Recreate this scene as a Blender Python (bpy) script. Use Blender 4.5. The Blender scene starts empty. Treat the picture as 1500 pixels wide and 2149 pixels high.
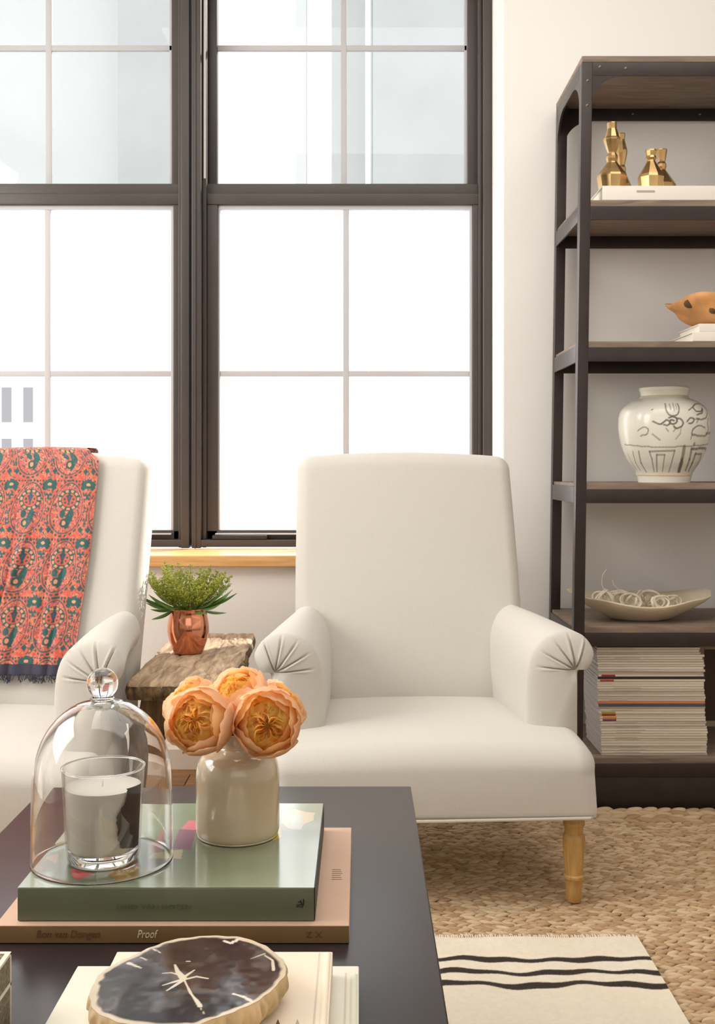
import bpy, math, random
import numpy as np
from mathutils import Vector, Matrix, noise
PI = math.pi
S = bpy.context.scene
COL = S.collection
rnd = random.Random(7)

# ---------------------------------------------------------------- frame of reference
# the camera stands at x=0, y=0; depths are written as D, real y = K*D
FPX = 2300.0; K = FPX / 2600.0; H = 0.95
def W(px, py, D):
    return Vector(((px - 755) * D / 2600, K * D, H - (py - 980) * D / 2600))
def lin(c):
    return tuple(((v / 255) / 12.92 if v / 255 <= 0.04045 else ((v / 255 + 0.055) / 1.055) ** 2.4) for v in c)

# ---------------------------------------------------------------- camera
cam = bpy.data.cameras.new('camera'); co = bpy.data.objects.new('camera', cam); COL.objects.link(co)
co.location = (0, 0, H); co.rotation_euler = (PI / 2, 0, 0)
cam.sensor_fit = 'VERTICAL'; cam.sensor_height = 36; cam.sensor_width = 36 * 1500 / 2149
cam.lens = 36 * FPX / 2149
cam.shift_x = -5 / 2149; cam.shift_y = -94.5 / 2149
cam.clip_start = 0.05; cam.clip_end = 200
S.camera = co

# ---------------------------------------------------------------- world, sun, lamps, exposure
wd = bpy.data.worlds.new('world'); S.world = wd; wd.use_nodes = True
bg = wd.node_tree.nodes['Background']; bg.inputs[0].default_value = (0.98, 0.99, 1.0, 1); bg.inputs[1].default_value = 3.4
def lamp(kind, name, loc, direction, energy, color, **kw):
    l = bpy.data.lights.new(name, kind); o = bpy.data.objects.new(name, l); COL.objects.link(o)
    o.location = loc; o.rotation_euler = Vector(direction).to_track_quat('-Z', 'Y').to_euler()
    l.energy = energy; l.color = color
    for k, v in kw.items(): setattr(l, k, v)
    return o
lamp('SUN', 'sun', (3, 9, 6), (-0.88, -1.0, -0.72), 9.0, (1, 0.95, 0.86), angle=0.012)
lamp('AREA', 'side_fill_light', (-2.5, 1.75, 1.9), (1, 0.08, -0.26), 100, (1, 0.975, 0.935), shape='RECTANGLE', size=2.2, size_y=1.9)  # added area light for the brightness from the left, no window built there
lamp('AREA', 'rear_fill_light', (0.6, -2.7, 2.0), (0.0, 1, 0.1), 14, (1, 0.97, 0.93), shape='RECTANGLE', size=3.2, size_y=1.8)  # added weak fill behind the camera, no window built there
lamp('AREA', 'overhead_fill_light', (0.3, 1.7, 2.94), (0, 0, -1), 33, (1, 0.97, 0.93), shape='RECTANGLE', size=2.4, size_y=2.0)  # added overhead fill, no fixture on the ceiling
vs = S.view_settings; vs.view_transform = 'Standard'; vs.look = 'None'; vs.exposure = 0.07; vs.gamma = 1.0
try: vs.use_curve_mapping = False
except Exception: pass

# ---------------------------------------------------------------- materials
def mat(name, rgb, rough=0.6, metal=0.0, noise_scale=None, var=0.0, bump=0.0, bump_scale=None, stretch=(1, 1, 1),
        coat=0.0, spec=0.5, vcol=False, sheen=0.0, sss=0.0, linear=False, detail=5.0, bump_dist=0.002):
    m = bpy.data.materials.new(name); m.use_nodes = True; nt = m.node_tree; N = nt.nodes; L = nt.links
    p = N['Principled BSDF']
    c = rgb if linear else lin(rgb)
    p.inputs['Base Color'].default_value = (*c, 1)
    p.inputs['Roughness'].default_value = rough; p.inputs['Metallic'].default_value = metal
    p.inputs['Specular IOR Level'].default_value = spec
    if coat: p.inputs['Coat Weight'].default_value = coat; p.inputs['Coat Roughness'].default_value = 0.06
    if sheen: p.inputs['Sheen Weight'].default_value = sheen; p.inputs['Sheen Roughness'].default_value = 0.5
    if sss:
        p.inputs['Subsurface Weight'].default_value = sss; p.inputs['Subsurface Scale'].default_value = 0.01
    tc = N.new('ShaderNodeTexCoord'); mp = N.new('ShaderNodeMapping'); mp.inputs['Scale'].default_value = stretch
    L.new(tc.outputs['Object'], mp.inputs['Vector'])
    src = None
    if vcol:
        a = N.new('ShaderNodeVertexColor'); a.layer_name = 'Col'; src = a.outputs['Color']
    if var:
        n = N.new('ShaderNodeTexNoise'); n.inputs['Scale'].default_value = noise_scale or 10; n.inputs['Detail'].default_value = detail
        L.new(mp.outputs[0], n.inputs['Vector'])
        r = N.new('ShaderNodeMapRange'); r.inputs[1].default_value = 0.3; r.inputs[2].default_value = 0.7
        r.inputs[3].default_value = 1 - var; r.inputs[4].default_value = 1 + var * 0.6
        L.new(n.outputs['Fac'], r.inputs[0])
        mx = N.new('ShaderNodeMix'); mx.data_type = 'RGBA'; mx.blend_type = 'MULTIPLY'; mx.inputs[0].default_value = 1
        if src: L.new(src, mx.inputs[6])
        else: mx.inputs[6].default_value = (*c, 1)
        L.new(r.outputs[0], mx.inputs[7]); src = mx.outputs[2]
    if src: L.new(src, p.inputs['Base Color'])
    if bump:
        n2 = N.new('ShaderNodeTexNoise'); n2.inputs['Scale'].default_value = bump_scale or 60; n2.inputs['Detail'].default_value = 4
        L.new(mp.outputs[0], n2.inputs['Vector'])
        b = N.new('ShaderNodeBump'); b.inputs['Strength'].default_value = bump; b.inputs['Distance'].default_value = bump_dist
        L.new(n2.outputs['Fac'], b.inputs['Height']); L.new(b.outputs[0], p.inputs['Normal'])
    return m
def glass_mat(name, color=(1, 1, 1), rough=0.0, ior=1.47):
    m = bpy.data.materials.new(name); m.use_nodes = True; p = m.node_tree.nodes['Principled BSDF']
    p.inputs['Base Color'].default_value = (*color, 1); p.inputs['Roughness'].default_value = rough
    p.inputs['Transmission Weight'].default_value = 1; p.inputs['IOR'].default_value = ior
    return m
def schlick(N, L, f0):
    lw = N.new('ShaderNodeLayerWeight'); lw.inputs[0].default_value = 0.5
    pw = N.new('ShaderNodeMath'); pw.operation = 'POWER'; pw.inputs[1].default_value = 4.5; L.new(lw.outputs['Facing'], pw.inputs[0])
    ma = N.new('ShaderNodeMath'); ma.operation = 'MULTIPLY_ADD'; ma.inputs[1].default_value = 1 - f0; ma.inputs[2].default_value = f0; L.new(pw.outputs[0], ma.inputs[0])
    return ma
def pane_mat(name, tint, dust=0.0, scale=3.0):
    m = bpy.data.materials.new(name); m.use_nodes = True; nt = m.node_tree; N = nt.nodes; L = nt.links
    N.remove(N['Principled BSDF']); out = N['Material Output']
    t = N.new('ShaderNodeBsdfTransparent'); t.inputs[0].default_value = (*tint, 1)
    g = N.new('ShaderNodeBsdfGlossy'); g.inputs['Roughness'].default_value = 0.02
    fr = schlick(N, L, 0.03)
    mx = N.new('ShaderNodeMixShader'); L.new(fr.outputs[0], mx.inputs[0]); L.new(t.outputs[0], mx.inputs[1]); L.new(g.outputs[0], mx.inputs[2])
    last = mx
    if dust:
        tc = N.new('ShaderNodeTexCoord'); n = N.new('ShaderNodeTexNoise'); n.inputs['Scale'].default_value = scale; n.inputs['Detail'].default_value = 5
        n.inputs['Distortion'].default_value = 0.8
        L.new(tc.outputs['Object'], n.inputs['Vector'])
        r = N.new('ShaderNodeMapRange'); r.inputs[1].default_value = 0.3; r.inputs[2].default_value = 0.75; r.inputs[3].default_value = dust * 0.35; r.inputs[4].default_value = dust
        L.new(n.outputs['Fac'], r.inputs[0])
        d = N.new('ShaderNodeBsdfDiffuse'); d.inputs[0].default_value = (0.8, 0.8, 0.79, 1)
        m2 = N.new('ShaderNodeMixShader'); L.new(r.outputs[0], m2.inputs[0]); L.new(mx.outputs[0], m2.inputs[1]); L.new(d.outputs[0], m2.inputs[2]); last = m2
    L.new(last.outputs[0], out.inputs[0])
    return m
def petal_mat(name, rgb, rgb2):
    m = bpy.data.materials.new(name); m.use_nodes = True; nt = m.node_tree; N = nt.nodes; L = nt.links
    N.remove(N['Principled BSDF']); out = N['Material Output']
    tc = N.new('ShaderNodeTexCoord'); n = N.new('ShaderNodeTexNoise'); n.inputs['Scale'].default_value = 45; L.new(tc.outputs['Object'], n.inputs['Vector'])
    cr = N.new('ShaderNodeValToRGB'); cr.color_ramp.elements[0].position = 0.3; cr.color_ramp.elements[1].position = 0.7
    cr.color_ramp.elements[0].color = (*lin(rgb2), 1); cr.color_ramp.elements[1].color = (*lin(rgb), 1); L.new(n.outputs['Fac'], cr.inputs[0])
    d = N.new('ShaderNodeBsdfDiffuse'); t = N.new('ShaderNodeBsdfTranslucent'); L.new(cr.outputs[0], d.inputs[0]); L.new(cr.outputs[0], t.inputs[0])
    mx = N.new('ShaderNodeMixShader'); mx.inputs[0].default_value = 0.55; L.new(d.outputs[0], mx.inputs[1]); L.new(t.outputs[0], mx.inputs[2]); L.new(mx.outputs[0], out.inputs[0])
    return m
def wood_mat(name, c1, c2, rough=0.55, scale=6, stretch=(1, 12, 12), bump=0.15, coat=0.0, bdist=0.002):
    m = bpy.data.materials.new(name); m.use_nodes = True; nt = m.node_tree; N = nt.nodes; L = nt.links; p = N['Principled BSDF']
    tc = N.new('ShaderNodeTexCoord'); mp = N.new('ShaderNodeMapping'); mp.inputs['Scale'].default_value = stretch
    oi = N.new('ShaderNodeObjectInfo'); ad = N.new('ShaderNodeVectorMath'); ad.operation = 'ADD'
    L.new(tc.outputs['Object'], ad.inputs[0]); L.new(oi.outputs['Random'], ad.inputs[1]); L.new(ad.outputs[0], mp.inputs['Vector'])
    n = N.new('ShaderNodeTexNoise'); n.inputs['Scale'].default_value = scale; n.inputs['Detail'].default_value = 7; n.inputs['Distortion'].default_value = 0.6
    L.new(mp.outputs[0], n.inputs['Vector'])
    cr = N.new('ShaderNodeValToRGB'); cr.color_ramp.elements[0].position = 0.32; cr.color_ramp.elements[1].position = 0.68
    cr.color_ramp.elements[0].color = (*lin(c1), 1); cr.color_ramp.elements[1].color = (*lin(c2), 1)
    L.new(n.outputs['Fac'], cr.inputs[0]); L.new(cr.outputs[0], p.inputs['Base Color'])
    p.inputs['Roughness'].default_value = rough
    if coat: p.inputs['Coat Weight'].default_value = coat; p.inputs['Coat Roughness'].default_value = 0.15
    b = N.new('ShaderNodeBump'); b.inputs['Strength'].default_value = bump; b.inputs['Distance'].default_value = bdist
    L.new(n.outputs['Fac'], b.inputs['Height']); L.new(b.outputs[0], p.inputs['Normal'])
    return m
def linen_mat(name, rgb):
    m = bpy.data.materials.new(name); m.use_nodes = True; nt = m.node_tree; N = nt.nodes; L = nt.links; p = N['Principled BSDF']
    p.inputs['Roughness'].default_value = 0.9; p.inputs['Sheen Weight'].default_value = 0.15; p.inputs['Specular IOR Level'].default_value = 0.2
    tc = N.new('ShaderNodeTexCoord'); hs = []
    for st in ((14, 500, 500), (500, 14, 14), (500, 500, 14)):
        mp = N.new('ShaderNodeMapping'); mp.inputs['Scale'].default_value = st; L.new(tc.outputs['Object'], mp.inputs['Vector'])
        n = N.new('ShaderNodeTexNoise'); n.inputs['Scale'].default_value = 1.0; n.inputs['Detail'].default_value = 2; L.new(mp.outputs[0], n.inputs['Vector']); hs.append(n.outputs['Fac'])
    a = N.new('ShaderNodeMath'); a.operation = 'ADD'; L.new(hs[0], a.inputs[0]); L.new(hs[1], a.inputs[1])
    a2 = N.new('ShaderNodeMath'); a2.operation = 'ADD'; L.new(a.outputs[0], a2.inputs[0]); L.new(hs[2], a2.inputs[1])
    r = N.new('ShaderNodeMapRange'); r.inputs[1].default_value = 1.1; r.inputs[2].default_value = 1.9; r.inputs[3].default_value = 0.975; r.inputs[4].default_value = 1.015
    L.new(a2.outputs[0], r.inputs[0])
    mx = N.new('ShaderNodeMix'); mx.data_type = 'RGBA'; mx.blend_type = 'MULTIPLY'; mx.inputs[0].default_value = 1; mx.inputs[6].default_value = (*lin(rgb), 1)
    L.new(r.outputs[0], mx.inputs[7]); L.new(mx.outputs[2], p.inputs['Base Color'])
    b = N.new('ShaderNodeBump'); b.inputs['Strength'].default_value = 0.25; b.inputs['Distance'].default_value = 0.0006
    L.new(a2.outputs[0], b.inputs['Height']); L.new(b.outputs[0], p.inputs['Normal'])
    return m

M = {}
M['wall'] = mat('wall_paint', (238, 236, 232), 0.75, bump=0.05, bump_scale=180)
M['reveal'] = mat('reveal_paint', (238, 236, 230), 0.6)
M['ceiling'] = mat('ceiling_paint', (235, 232, 226), 0.8)
M['base'] = mat('baseboard_paint', (226, 216, 202), 0.45)
M['plank'] = wood_mat('oak_floor', (112, 76, 40), (158, 112, 62), 0.4, 5, (1.5, 14, 10), 0.1)
M['slab'] = mat('subfloor', (90, 70, 50), 0.8)
M['sill'] = wood_mat('sill_wood', (208, 156, 96), (232, 186, 128), 0.35, 5, (1, 16, 16), 0.08)
M['frame'] = mat('window_paint', (66, 60, 57), 0.38, noise_scale=6, var=0.08)
M['muntin'] = mat('muntin_glare', (186, 186, 190), 0.5)  # light grey puts the window glare into the colour of the bars
M['track'] = mat('sunlit_track', (245, 243, 238), 0.5)  # off-white stands for sunlight on the track edge
M['pane_low'] = pane_mat('clear_pane', (1, 1, 1))
M['pane_up'] = pane_mat('dusty_pane', (0.65, 0.655, 0.65), 0.012, 5)
M['black'] = mat('black_metal', (40, 36, 36), 0.35)
M['steel'] = mat('shelf_steel', (62, 55, 53), 0.36, metal=0.55, noise_scale=20, var=0.12)
M['rivet'] = mat('rivet_steel', (120, 112, 105), 0.3, metal=0.8)
M['shelfwood'] = wood_mat('shelf_wood', (108, 92, 80), (140, 122, 106), 0.6, 5, (1.5, 16, 16), 0.12)
M['linen'] = linen_mat('linen', (201, 197, 189))
M['welt'] = mat('welt_linen', (196, 190, 180), 0.85)
M['oakleg'] = wood_mat('oak_leg', (164, 124, 66), (194, 154, 92), 0.45, 8, (10, 10, 1), 0.1)
M['stool'] = wood_mat('weathered_elm', (124, 98, 72), (194, 168, 138), 0.85, 7, (10, 1.3, 9), 0.6, bdist=0.004)
M['stoolleg'] = wood_mat('weathered_leg', (84, 62, 40), (140, 110, 76), 0.85, 8, (8, 8, 1.5), 0.6)
M['copper'] = mat('copper', (226, 152, 118), 0.1, metal=1.0)
M['leaf'] = mat('leaf', (84, 116, 44), 0.45, noise_scale=30, var=0.2)
M['bud'] = mat('bud', (164, 170, 62), 0.6, noise_scale=40, var=0.3)
M['sprigstem'] = mat('sprig_stem', (110, 140, 50), 0.6)
M['table'] = mat('table_lacquer', (46, 38, 40), 0.3, noise_scale=6, var=0.1, bump=0.03, bump_scale=200)
M['glass'] = glass_mat('clear_glass')
M['thin'] = pane_mat('thin_glass', (0.975, 0.98, 0.975))
M['wax'] = mat('wax', (240, 235, 224), 0.5)
M['ink'] = mat('black_ink', (28, 22, 20), 0.35)
M['stoneware'] = mat('stoneware_glaze', (208, 192, 162), 0.16, noise_scale=9, var=0.08, coat=0.9, bump=0.04, bump_scale=12)
M['peach'] = petal_mat('petal_peach', (255, 226, 190), (255, 212, 166))
M['apricot'] = petal_mat('petal_apricot', (255, 216, 158), (255, 202, 130))
M['orange'] = petal_mat('petal_orange', (255, 222, 132), (255, 206, 100))
M['rosestem'] = mat('rose_stem', (70, 84, 34), 0.5)
M['paint'] = mat('painted', (255, 255, 255), 0.75, vcol=True)
M['cloth'] = mat('printed_cotton', (255, 255, 255), 0.85, vcol=True, bump=0.1, bump_scale=300)
M['kilimwool'] = mat('kilim_wool', (255, 255, 255), 0.95, vcol=True, bump=0.5, bump_scale=260, stretch=(3, 0.3, 1), bump_dist=0.0015)
M['gloss'] = mat('printed_cover', (255, 255, 255), 0.16, vcol=True, coat=0.25)
M['glaze'] = mat('painted_glaze', (255, 255, 255), 0.25, vcol=True, coat=0.3, noise_scale=6, var=0.06)
M['polish'] = mat('polished_stone', (255, 255, 255), 0.12, vcol=True, noise_scale=14, var=0.16)
M['bark'] = mat('petrified_bark', (222, 192, 146), 0.7, noise_scale=30, var=0.5, bump=0.6, bump_scale=30, stretch=(1, 1, 0.5), bump_dist=0.004)
M['page'] = mat('pages', (232, 224, 208), 0.8, bump=0.3, bump_scale=60, stretch=(1, 1, 20), bump_dist=0.001)
M['tanbook'] = mat('tan_cloth', (204, 172, 148), 0.7, noise_scale=12, var=0.06)
M['tanspine'] = mat('tan_spine', (136, 106, 68), 0.7, noise_scale=16, var=0.12)
M['greenspine'] = mat('green_spine', (108, 114, 92), 0.4, noise_scale=10, var=0.1)
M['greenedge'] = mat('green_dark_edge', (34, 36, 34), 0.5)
M['deboss'] = mat('debossed_letter', (92, 98, 78), 0.5)
M['whiteink'] = mat('white_letter', (236, 226, 204), 0.6)
M['brownink'] = mat('brown_letter', (104, 74, 44), 0.7)
M['groove'] = mat('pale_groove', (206, 194, 174), 0.6)
M['creambook'] = mat('cream_cover', (234, 220, 198), 0.55)
M['paleBook'] = mat('pale_cover', (222, 219, 205), 0.5)
M['whitebook'] = mat('white_cover', (232, 226, 216), 0.5)
M['greybar'] = mat('grey_letter', (176, 166, 154), 0.6)
M['shagreen'] = mat('shagreen', (128, 120, 96), 0.5, noise_scale=260, var=0.6, bump=1.0, bump_scale=260, bump_dist=0.002)
M['bonetrim'] = mat('bone_trim', (226, 218, 198), 0.4)
M['brass'] = mat('aged_brass', (206, 172, 118), 0.34, metal=1.0, noise_scale=20, var=0.2)
M['rootwood'] = mat('root_wood', (222, 162, 102), 0.6, noise_scale=9, var=0.4, bump=0.4, bump_scale=12, bump_dist=0.01)
M['rootdark'] = mat('root_hollow', (96, 70, 44), 0.8, noise_scale=14, var=0.4)
M['ceramic'] = mat('dish_glaze', (222, 208, 180), 0.3, noise_scale=8, var=0.1, coat=0.3)
M['vine'] = mat('dried_vine', (238, 228, 208), 0.7, noise_scale=30, var=0.2)
M['outside1'] = mat('render_pale', (212, 214, 214), 0.9, noise_scale=0.4, var=0.04)
M['outside4'] = mat('far_window', (104, 102, 106), 0.6)
M['outside2'] = mat('render_grey', (190, 193, 193), 0.9, noise_scale=0.5, var=0.1)
M['outside3'] = mat('render_white', (236, 236, 238), 0.9)
M['jutebase'] = mat('jute_base', (84, 60, 38), 0.95)
M['jute'] = mat('jute_braid', (255, 255, 255), 0.9, vcol=True, bump=0.5, bump_scale=420, stretch=(1, 3, 3), bump_dist=0.002)
M['fringe'] = mat('fringe_wool', (232, 222, 204), 0.95)
M['navy'] = mat('navy_cotton', (54, 54, 70), 0.9, noise_scale=60, var=0.3)
MAGCOL = {}

# ---------------------------------------------------------------- mesh helpers
class B:
    def __init__(s): s.v = []; s.f = []; s.uvc = None
    def add(s, vs, fs):
        o = len(s.v); s.v += [tuple(v) for v in vs]; s.f += [tuple(i + o for i in f) for f in fs]; return s
    def box(s, a, b, bev=0.0):
        (x0, y0, z0), (x1, y1, z1) = a, b
        if bev:
            cx, cy, cz = (x0 + x1) / 2, (y0 + y1) / 2, (z0 + z1) / 2
            v, f = rbox((abs(x1 - x0) / 2, abs(y1 - y0) / 2, abs(z1 - z0) / 2), bev, 1, 2)
            return s.add([(x + cx, y + cy, z + cz) for x, y, z in v], f)
        vs = [(x, y, z) for x in (x0, x1) for y in (y0, y1) for z in (z0, z1)]
        return s.add(vs, [(0, 1, 3, 2), (4, 6, 7, 5), (0, 4, 5, 1), (2, 3, 7, 6), (0, 2, 6, 4), (1, 5, 7, 3)])
    def lathe(s, prof, c=(0, 0, 0), n=32, closed=False, sx=1, sy=1, ph=0.0):
        vs = []; fs = []; m = len(prof)
        for r, z in prof:
            for k in range(n):
                a = 2 * PI * k / n + ph; vs.append((c[0] + sx * r * math.cos(a), c[1] + sy * r * math.sin(a), c[2] + z))
        for i in range(m if closed else m - 1):
            j = (i + 1) % m
            for k in range(n):
                l = (k + 1) % n; fs.append((i * n + k, i * n + l, j * n + l, j * n + k))
        return s.add(vs, fs)
    def tube(s, pts, rad, n=8, cap=True):
        P = [Vector(p) for p in pts]; m = len(P); R = rad if hasattr(rad, '__len__') else [rad] * m
        vs = []; fs = []; ref = None
        for i in range(m):
            t = (P[min(i + 1, m - 1)] - P[max(i - 1, 0)]).normalized()
            if ref is None: ref = t.orthogonal().normalized()
            else: ref = (ref - t * ref.dot(t)).normalized()
            b = t.cross(ref)
            for k in range(n):
                a = 2 * PI * k / n; vs.append(P[i] + (ref * math.cos(a) + b * math.sin(a)) * R[i])
        for i in range(m - 1):
            for k in range(n):
                l = (k + 1) % n; fs.append((i * n + k, i * n + l, (i + 1) * n + l, (i + 1) * n + k))
        if cap: fs.append(tuple(reversed(range(n)))); fs.append(tuple((m - 1) * n + k for k in range(n)))
        return s.add(vs, fs)
    def grid(s, fn, nu, nv):
        vs = [fn(i / nu, j / nv) for j in range(nv + 1) for i in range(nu + 1)]
        fs = [(j * (nu + 1) + i, j * (nu + 1) + i + 1, (j + 1) * (nu + 1) + i + 1, (j + 1) * (nu + 1) + i) for j in range(nv) for i in range(nu)]
        return s.add(vs, fs)
    def prism(s, poly, axis, a, b):
        # poly: list of 2-D points, extruded along axis from a to b
        def P(p, t): return (t, p[0], p[1]) if axis == 0 else ((p[0], t, p[1]) if axis == 1 else (p[0], p[1], t))
        n = len(poly); vs = [P(p, a) for p in poly] + [P(p, b) for p in poly]
        fs = [tuple(range(n))[::-1], tuple(range(n, 2 * n))] + [(i, (i + 1) % n, n + (i + 1) % n, n + i) for i in range(n)]
        return s.add(vs, fs)
    def build(s, name, m, parent=None, smooth=True, colors=None, angle=0.6, world=True):
        me = bpy.data.meshes.new(name)
        off = parent.location if (parent is not None and world) else Vector((0, 0, 0))
        if parent is not None and world and parent.parent is not None: off = parent.location + parent.parent.location
        V = np.array(s.v, dtype=np.float32).reshape(-1, 3) - np.array(off, dtype=np.float32)
        me.from_pydata(V.tolist(), [], s.f); me.update()
        import bmesh
        if len(s.f) < 60000:
            bm = bmesh.new(); bm.from_mesh(me); bmesh.ops.recalc_face_normals(bm, faces=bm.faces); bm.to_mesh(me); bm.free()
        if colors is not None:
            ca = me.color_attributes.new('Col', 'FLOAT_COLOR', 'POINT')
            c = np.ones((len(s.v), 4), dtype=np.float32); c[:, :3] = colors; ca.data.foreach_set('color', c.ravel())
        if smooth:
            me.shade_smooth()
            try: me.set_sharp_from_angle(angle=angle)
            except Exception: pass
        me.materials.append(m)
        o = bpy.data.objects.new(name, me); COL.objects.link(o)
        if parent is not None: o.parent = parent
        return o
def rbox(h, r, nm=4, nc=4, rb=None):
    def ax(hh):
        rr = min(r, hh * 0.98)
        c = [hh - rr + rr * math.tan(PI / 4 * k / nc) for k in range(nc + 1)]
        mid = [-(hh - rr) + 2 * (hh - rr) * k / nm for k in range(1, nm)]
        return [-x for x in reversed(c)] + mid + c
    A = [ax(x) for x in h]; vs = []; fs = []; idx = {}
    def rnd_(p):
        t = (p[2] / h[2] + 1) / 2
        q = []; rr = r if rb is None else (rb + (r - rb) * min(1, max(0, (t - 0.1) / 0.5)))
        for k in range(3):
            lim = max(h[k] - rr, h[k] * 0.02); q.append(max(-lim, min(lim, p[k])))
        d = Vector(p) - Vector(q)
        if d.length > 1e-9:
            d = d.normalized() * min(rr, min(h) * 0.98)
        return tuple(Vector(q) + d)
    def vid(p):
        k = tuple(round(x, 6) for x in p)
        if k not in idx: idx[k] = len(vs); vs.append(rnd_(p))
        return idx[k]
    for a in range(3):
        b, c = (a + 1) % 3, (a + 2) % 3
        for sgn in (-1, 1):
            for i in range(len(A[b]) - 1):
                for j in range(len(A[c]) - 1):
                    q = []
                    for (u, v) in ((i, j), (i + 1, j), (i + 1, j + 1), (i, j + 1)):
                        p = [0, 0, 0]; p[a] = sgn * h[a]; p[b] = A[b][u]; p[c] = A[c][v]; q.append(vid(p))
                    fs.append(tuple(q) if sgn > 0 else tuple(reversed(q)))
    return vs, fs
def thing(name, label, cat, loc=(0, 0, 0), rz=0.0, group=None, kind=None):
    o = bpy.data.objects.new(name, None); COL.objects.link(o); o.location = loc; o.rotation_euler = (0, 0, rz); o.empty_display_size = 0.05
    tag(o, label, cat, group, kind); return o
def tag(o, label=None, cat=None, group=None, kind=None):
    if label: o['label'] = label
    if cat: o['category'] = cat
    if group: o['group'] = group
    if kind: o['kind'] = kind
    return o
def solo(b, name, m, label, cat, group=None, **kw):
    # one-mesh thing: origin moved to the middle of its base
    V = np.array(b.v); c = ((V[:, 0].min() + V[:, 0].max()) / 2, (V[:, 1].min() + V[:, 1].max()) / 2, V[:, 2].min())
    b.v = [tuple(r) for r in (V - np.array(c))]
    o = b.build(name, m, **kw); o.location = c; tag(o, label, cat, group); return o
def struct(b, name, m, label=None, smooth=False):
    o = b.build(name, m, smooth=smooth); o['kind'] = 'structure'
    if label: o['label'] = label
    return o
def text_mesh(txt, name, m, size, origin, xdir, ydir, parent, shear=0.0, ext=0.0003, spacing=1.0, width=None, label=None):
    cu = bpy.data.curves.new(name, 'FONT'); cu.body = txt; cu.size = size; cu.shear = shear; cu.extrude = ext; cu.space_character = spacing; cu.resolution_u = 3
    to = bpy.data.objects.new(name + '_tmp', cu); COL.objects.link(to)
    dg = bpy.context.evaluated_depsgraph_get(); me = bpy.data.meshes.new_from_object(to.evaluated_get(dg))
    bpy.data.objects.remove(to); bpy.data.curves.remove(cu)
    xs = [v.co.x for v in me.vertices]; w = max(xs) - min(xs); k = (width / w) if width else 1.0
    X = Vector(xdir).normalized(); Y = Vector(ydir).normalized(); Z = X.cross(Y); O = Vector(origin) - parent.location
    for v in me.vertices: c = v.co.copy(); v.co = O + X * (c.x - min(xs)) * k + Y * c.y + Z * c.z
    me.name = name; me.materials.clear(); me.materials.append(m)
    o = bpy.data.objects.new(name, me); COL.objects.link(o); o.parent = parent
    if label: o['label'] = label
    return o
# painting on a numpy canvas of albedo (rows = v, columns = u)
def stroke(C, pts, w, col, aspect=1.0, soft=0.6, alpha=1.0):
    h, wd_, _ = C.shape; col = np.array(col)
    pts = [(p[0] * wd_, p[1] * h) for p in pts]
    for (x0, y0), (x1, y1) in zip(pts[:-1], pts[1:]):
        xa, xb = int(max(0, min(x0, x1) - w - 2)), int(min(wd_, max(x0, x1) + w + 3)); ya, yb = int(max(0, min(y0, y1) - w - 2)), int(min(h, max(y0, y1) + w + 3))
        if xa >= xb or ya >= yb: continue
        X, Y = np.meshgrid(np.arange(xa, xb), np.arange(ya, yb)); dx, dy = x1 - x0, y1 - y0; L2 = dx * dx + dy * dy + 1e-9
        t = np.clip(((X - x0) * dx + (Y - y0) * dy) / L2, 0, 1); d = np.hypot(X - x0 - t * dx, Y - y0 - t * dy)
        a = (np.clip((w - d) / soft + 0.5, 0, 1) * alpha)[..., None]
        C[ya:yb, xa:xb] = C[ya:yb, xa:xb] * (1 - a) + col * a
def polyfill(C, pts, col, alpha=1.0):
    h, wd_, _ = C.shape; P = [(p[0] * wd_, p[1] * h) for p in pts]
    xs = [p[0] for p in P]; ys = [p[1] for p in P]
    xa, xb, ya, yb = int(max(0, min(xs))), int(min(wd_, max(xs) + 1)), int(max(0, min(ys))), int(min(h, max(ys) + 1))
    if xa >= xb or ya >= yb: return
    X, Y = np.meshgrid(np.arange(xa, xb) + 0.5, np.arange(ya, yb) + 0.5); ins = np.zeros(X.shape, bool)
    for i in range(len(P)):
        (x0, y0), (x1, y1) = P[i], P[(i + 1) % len(P)]
        if y0 == y1: continue
        c = ((Y >= min(y0, y1)) & (Y < max(y0, y1))); xi = x0 + (Y - y0) * (x1 - x0) / (y1 - y0); ins ^= (c & (X < xi))
    a = (ins * alpha)[..., None]; C[ya:yb, xa:xb] = C[ya:yb, xa:xb] * (1 - a) + np.array(col) * a
nrng = np.random.default_rng(3)
def vnoise(h, w, cell):
    gh, gw = int(h / cell) + 3, int(w / cell) + 3; g = nrng.random((gh, gw))
    y = np.arange(h) / cell; x = np.arange(w) / cell; yi = y.astype(int); xi = x.astype(int); fy = (y - yi)[:, None]; fx = (x - xi)[None]
    fy = fy * fy * (3 - 2 * fy); fx = fx * fx * (3 - 2 * fx)
    a = g[yi][:, xi]; b = g[yi][:, xi + 1]; c = g[yi + 1][:, xi]; d = g[yi + 1][:, xi + 1]
    return a * (1 - fx) * (1 - fy) + b * fx * (1 - fy) + c * (1 - fx) * fy + d * fx * fy

# ================================================================ SETTING
YW = K * 3.91
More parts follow.
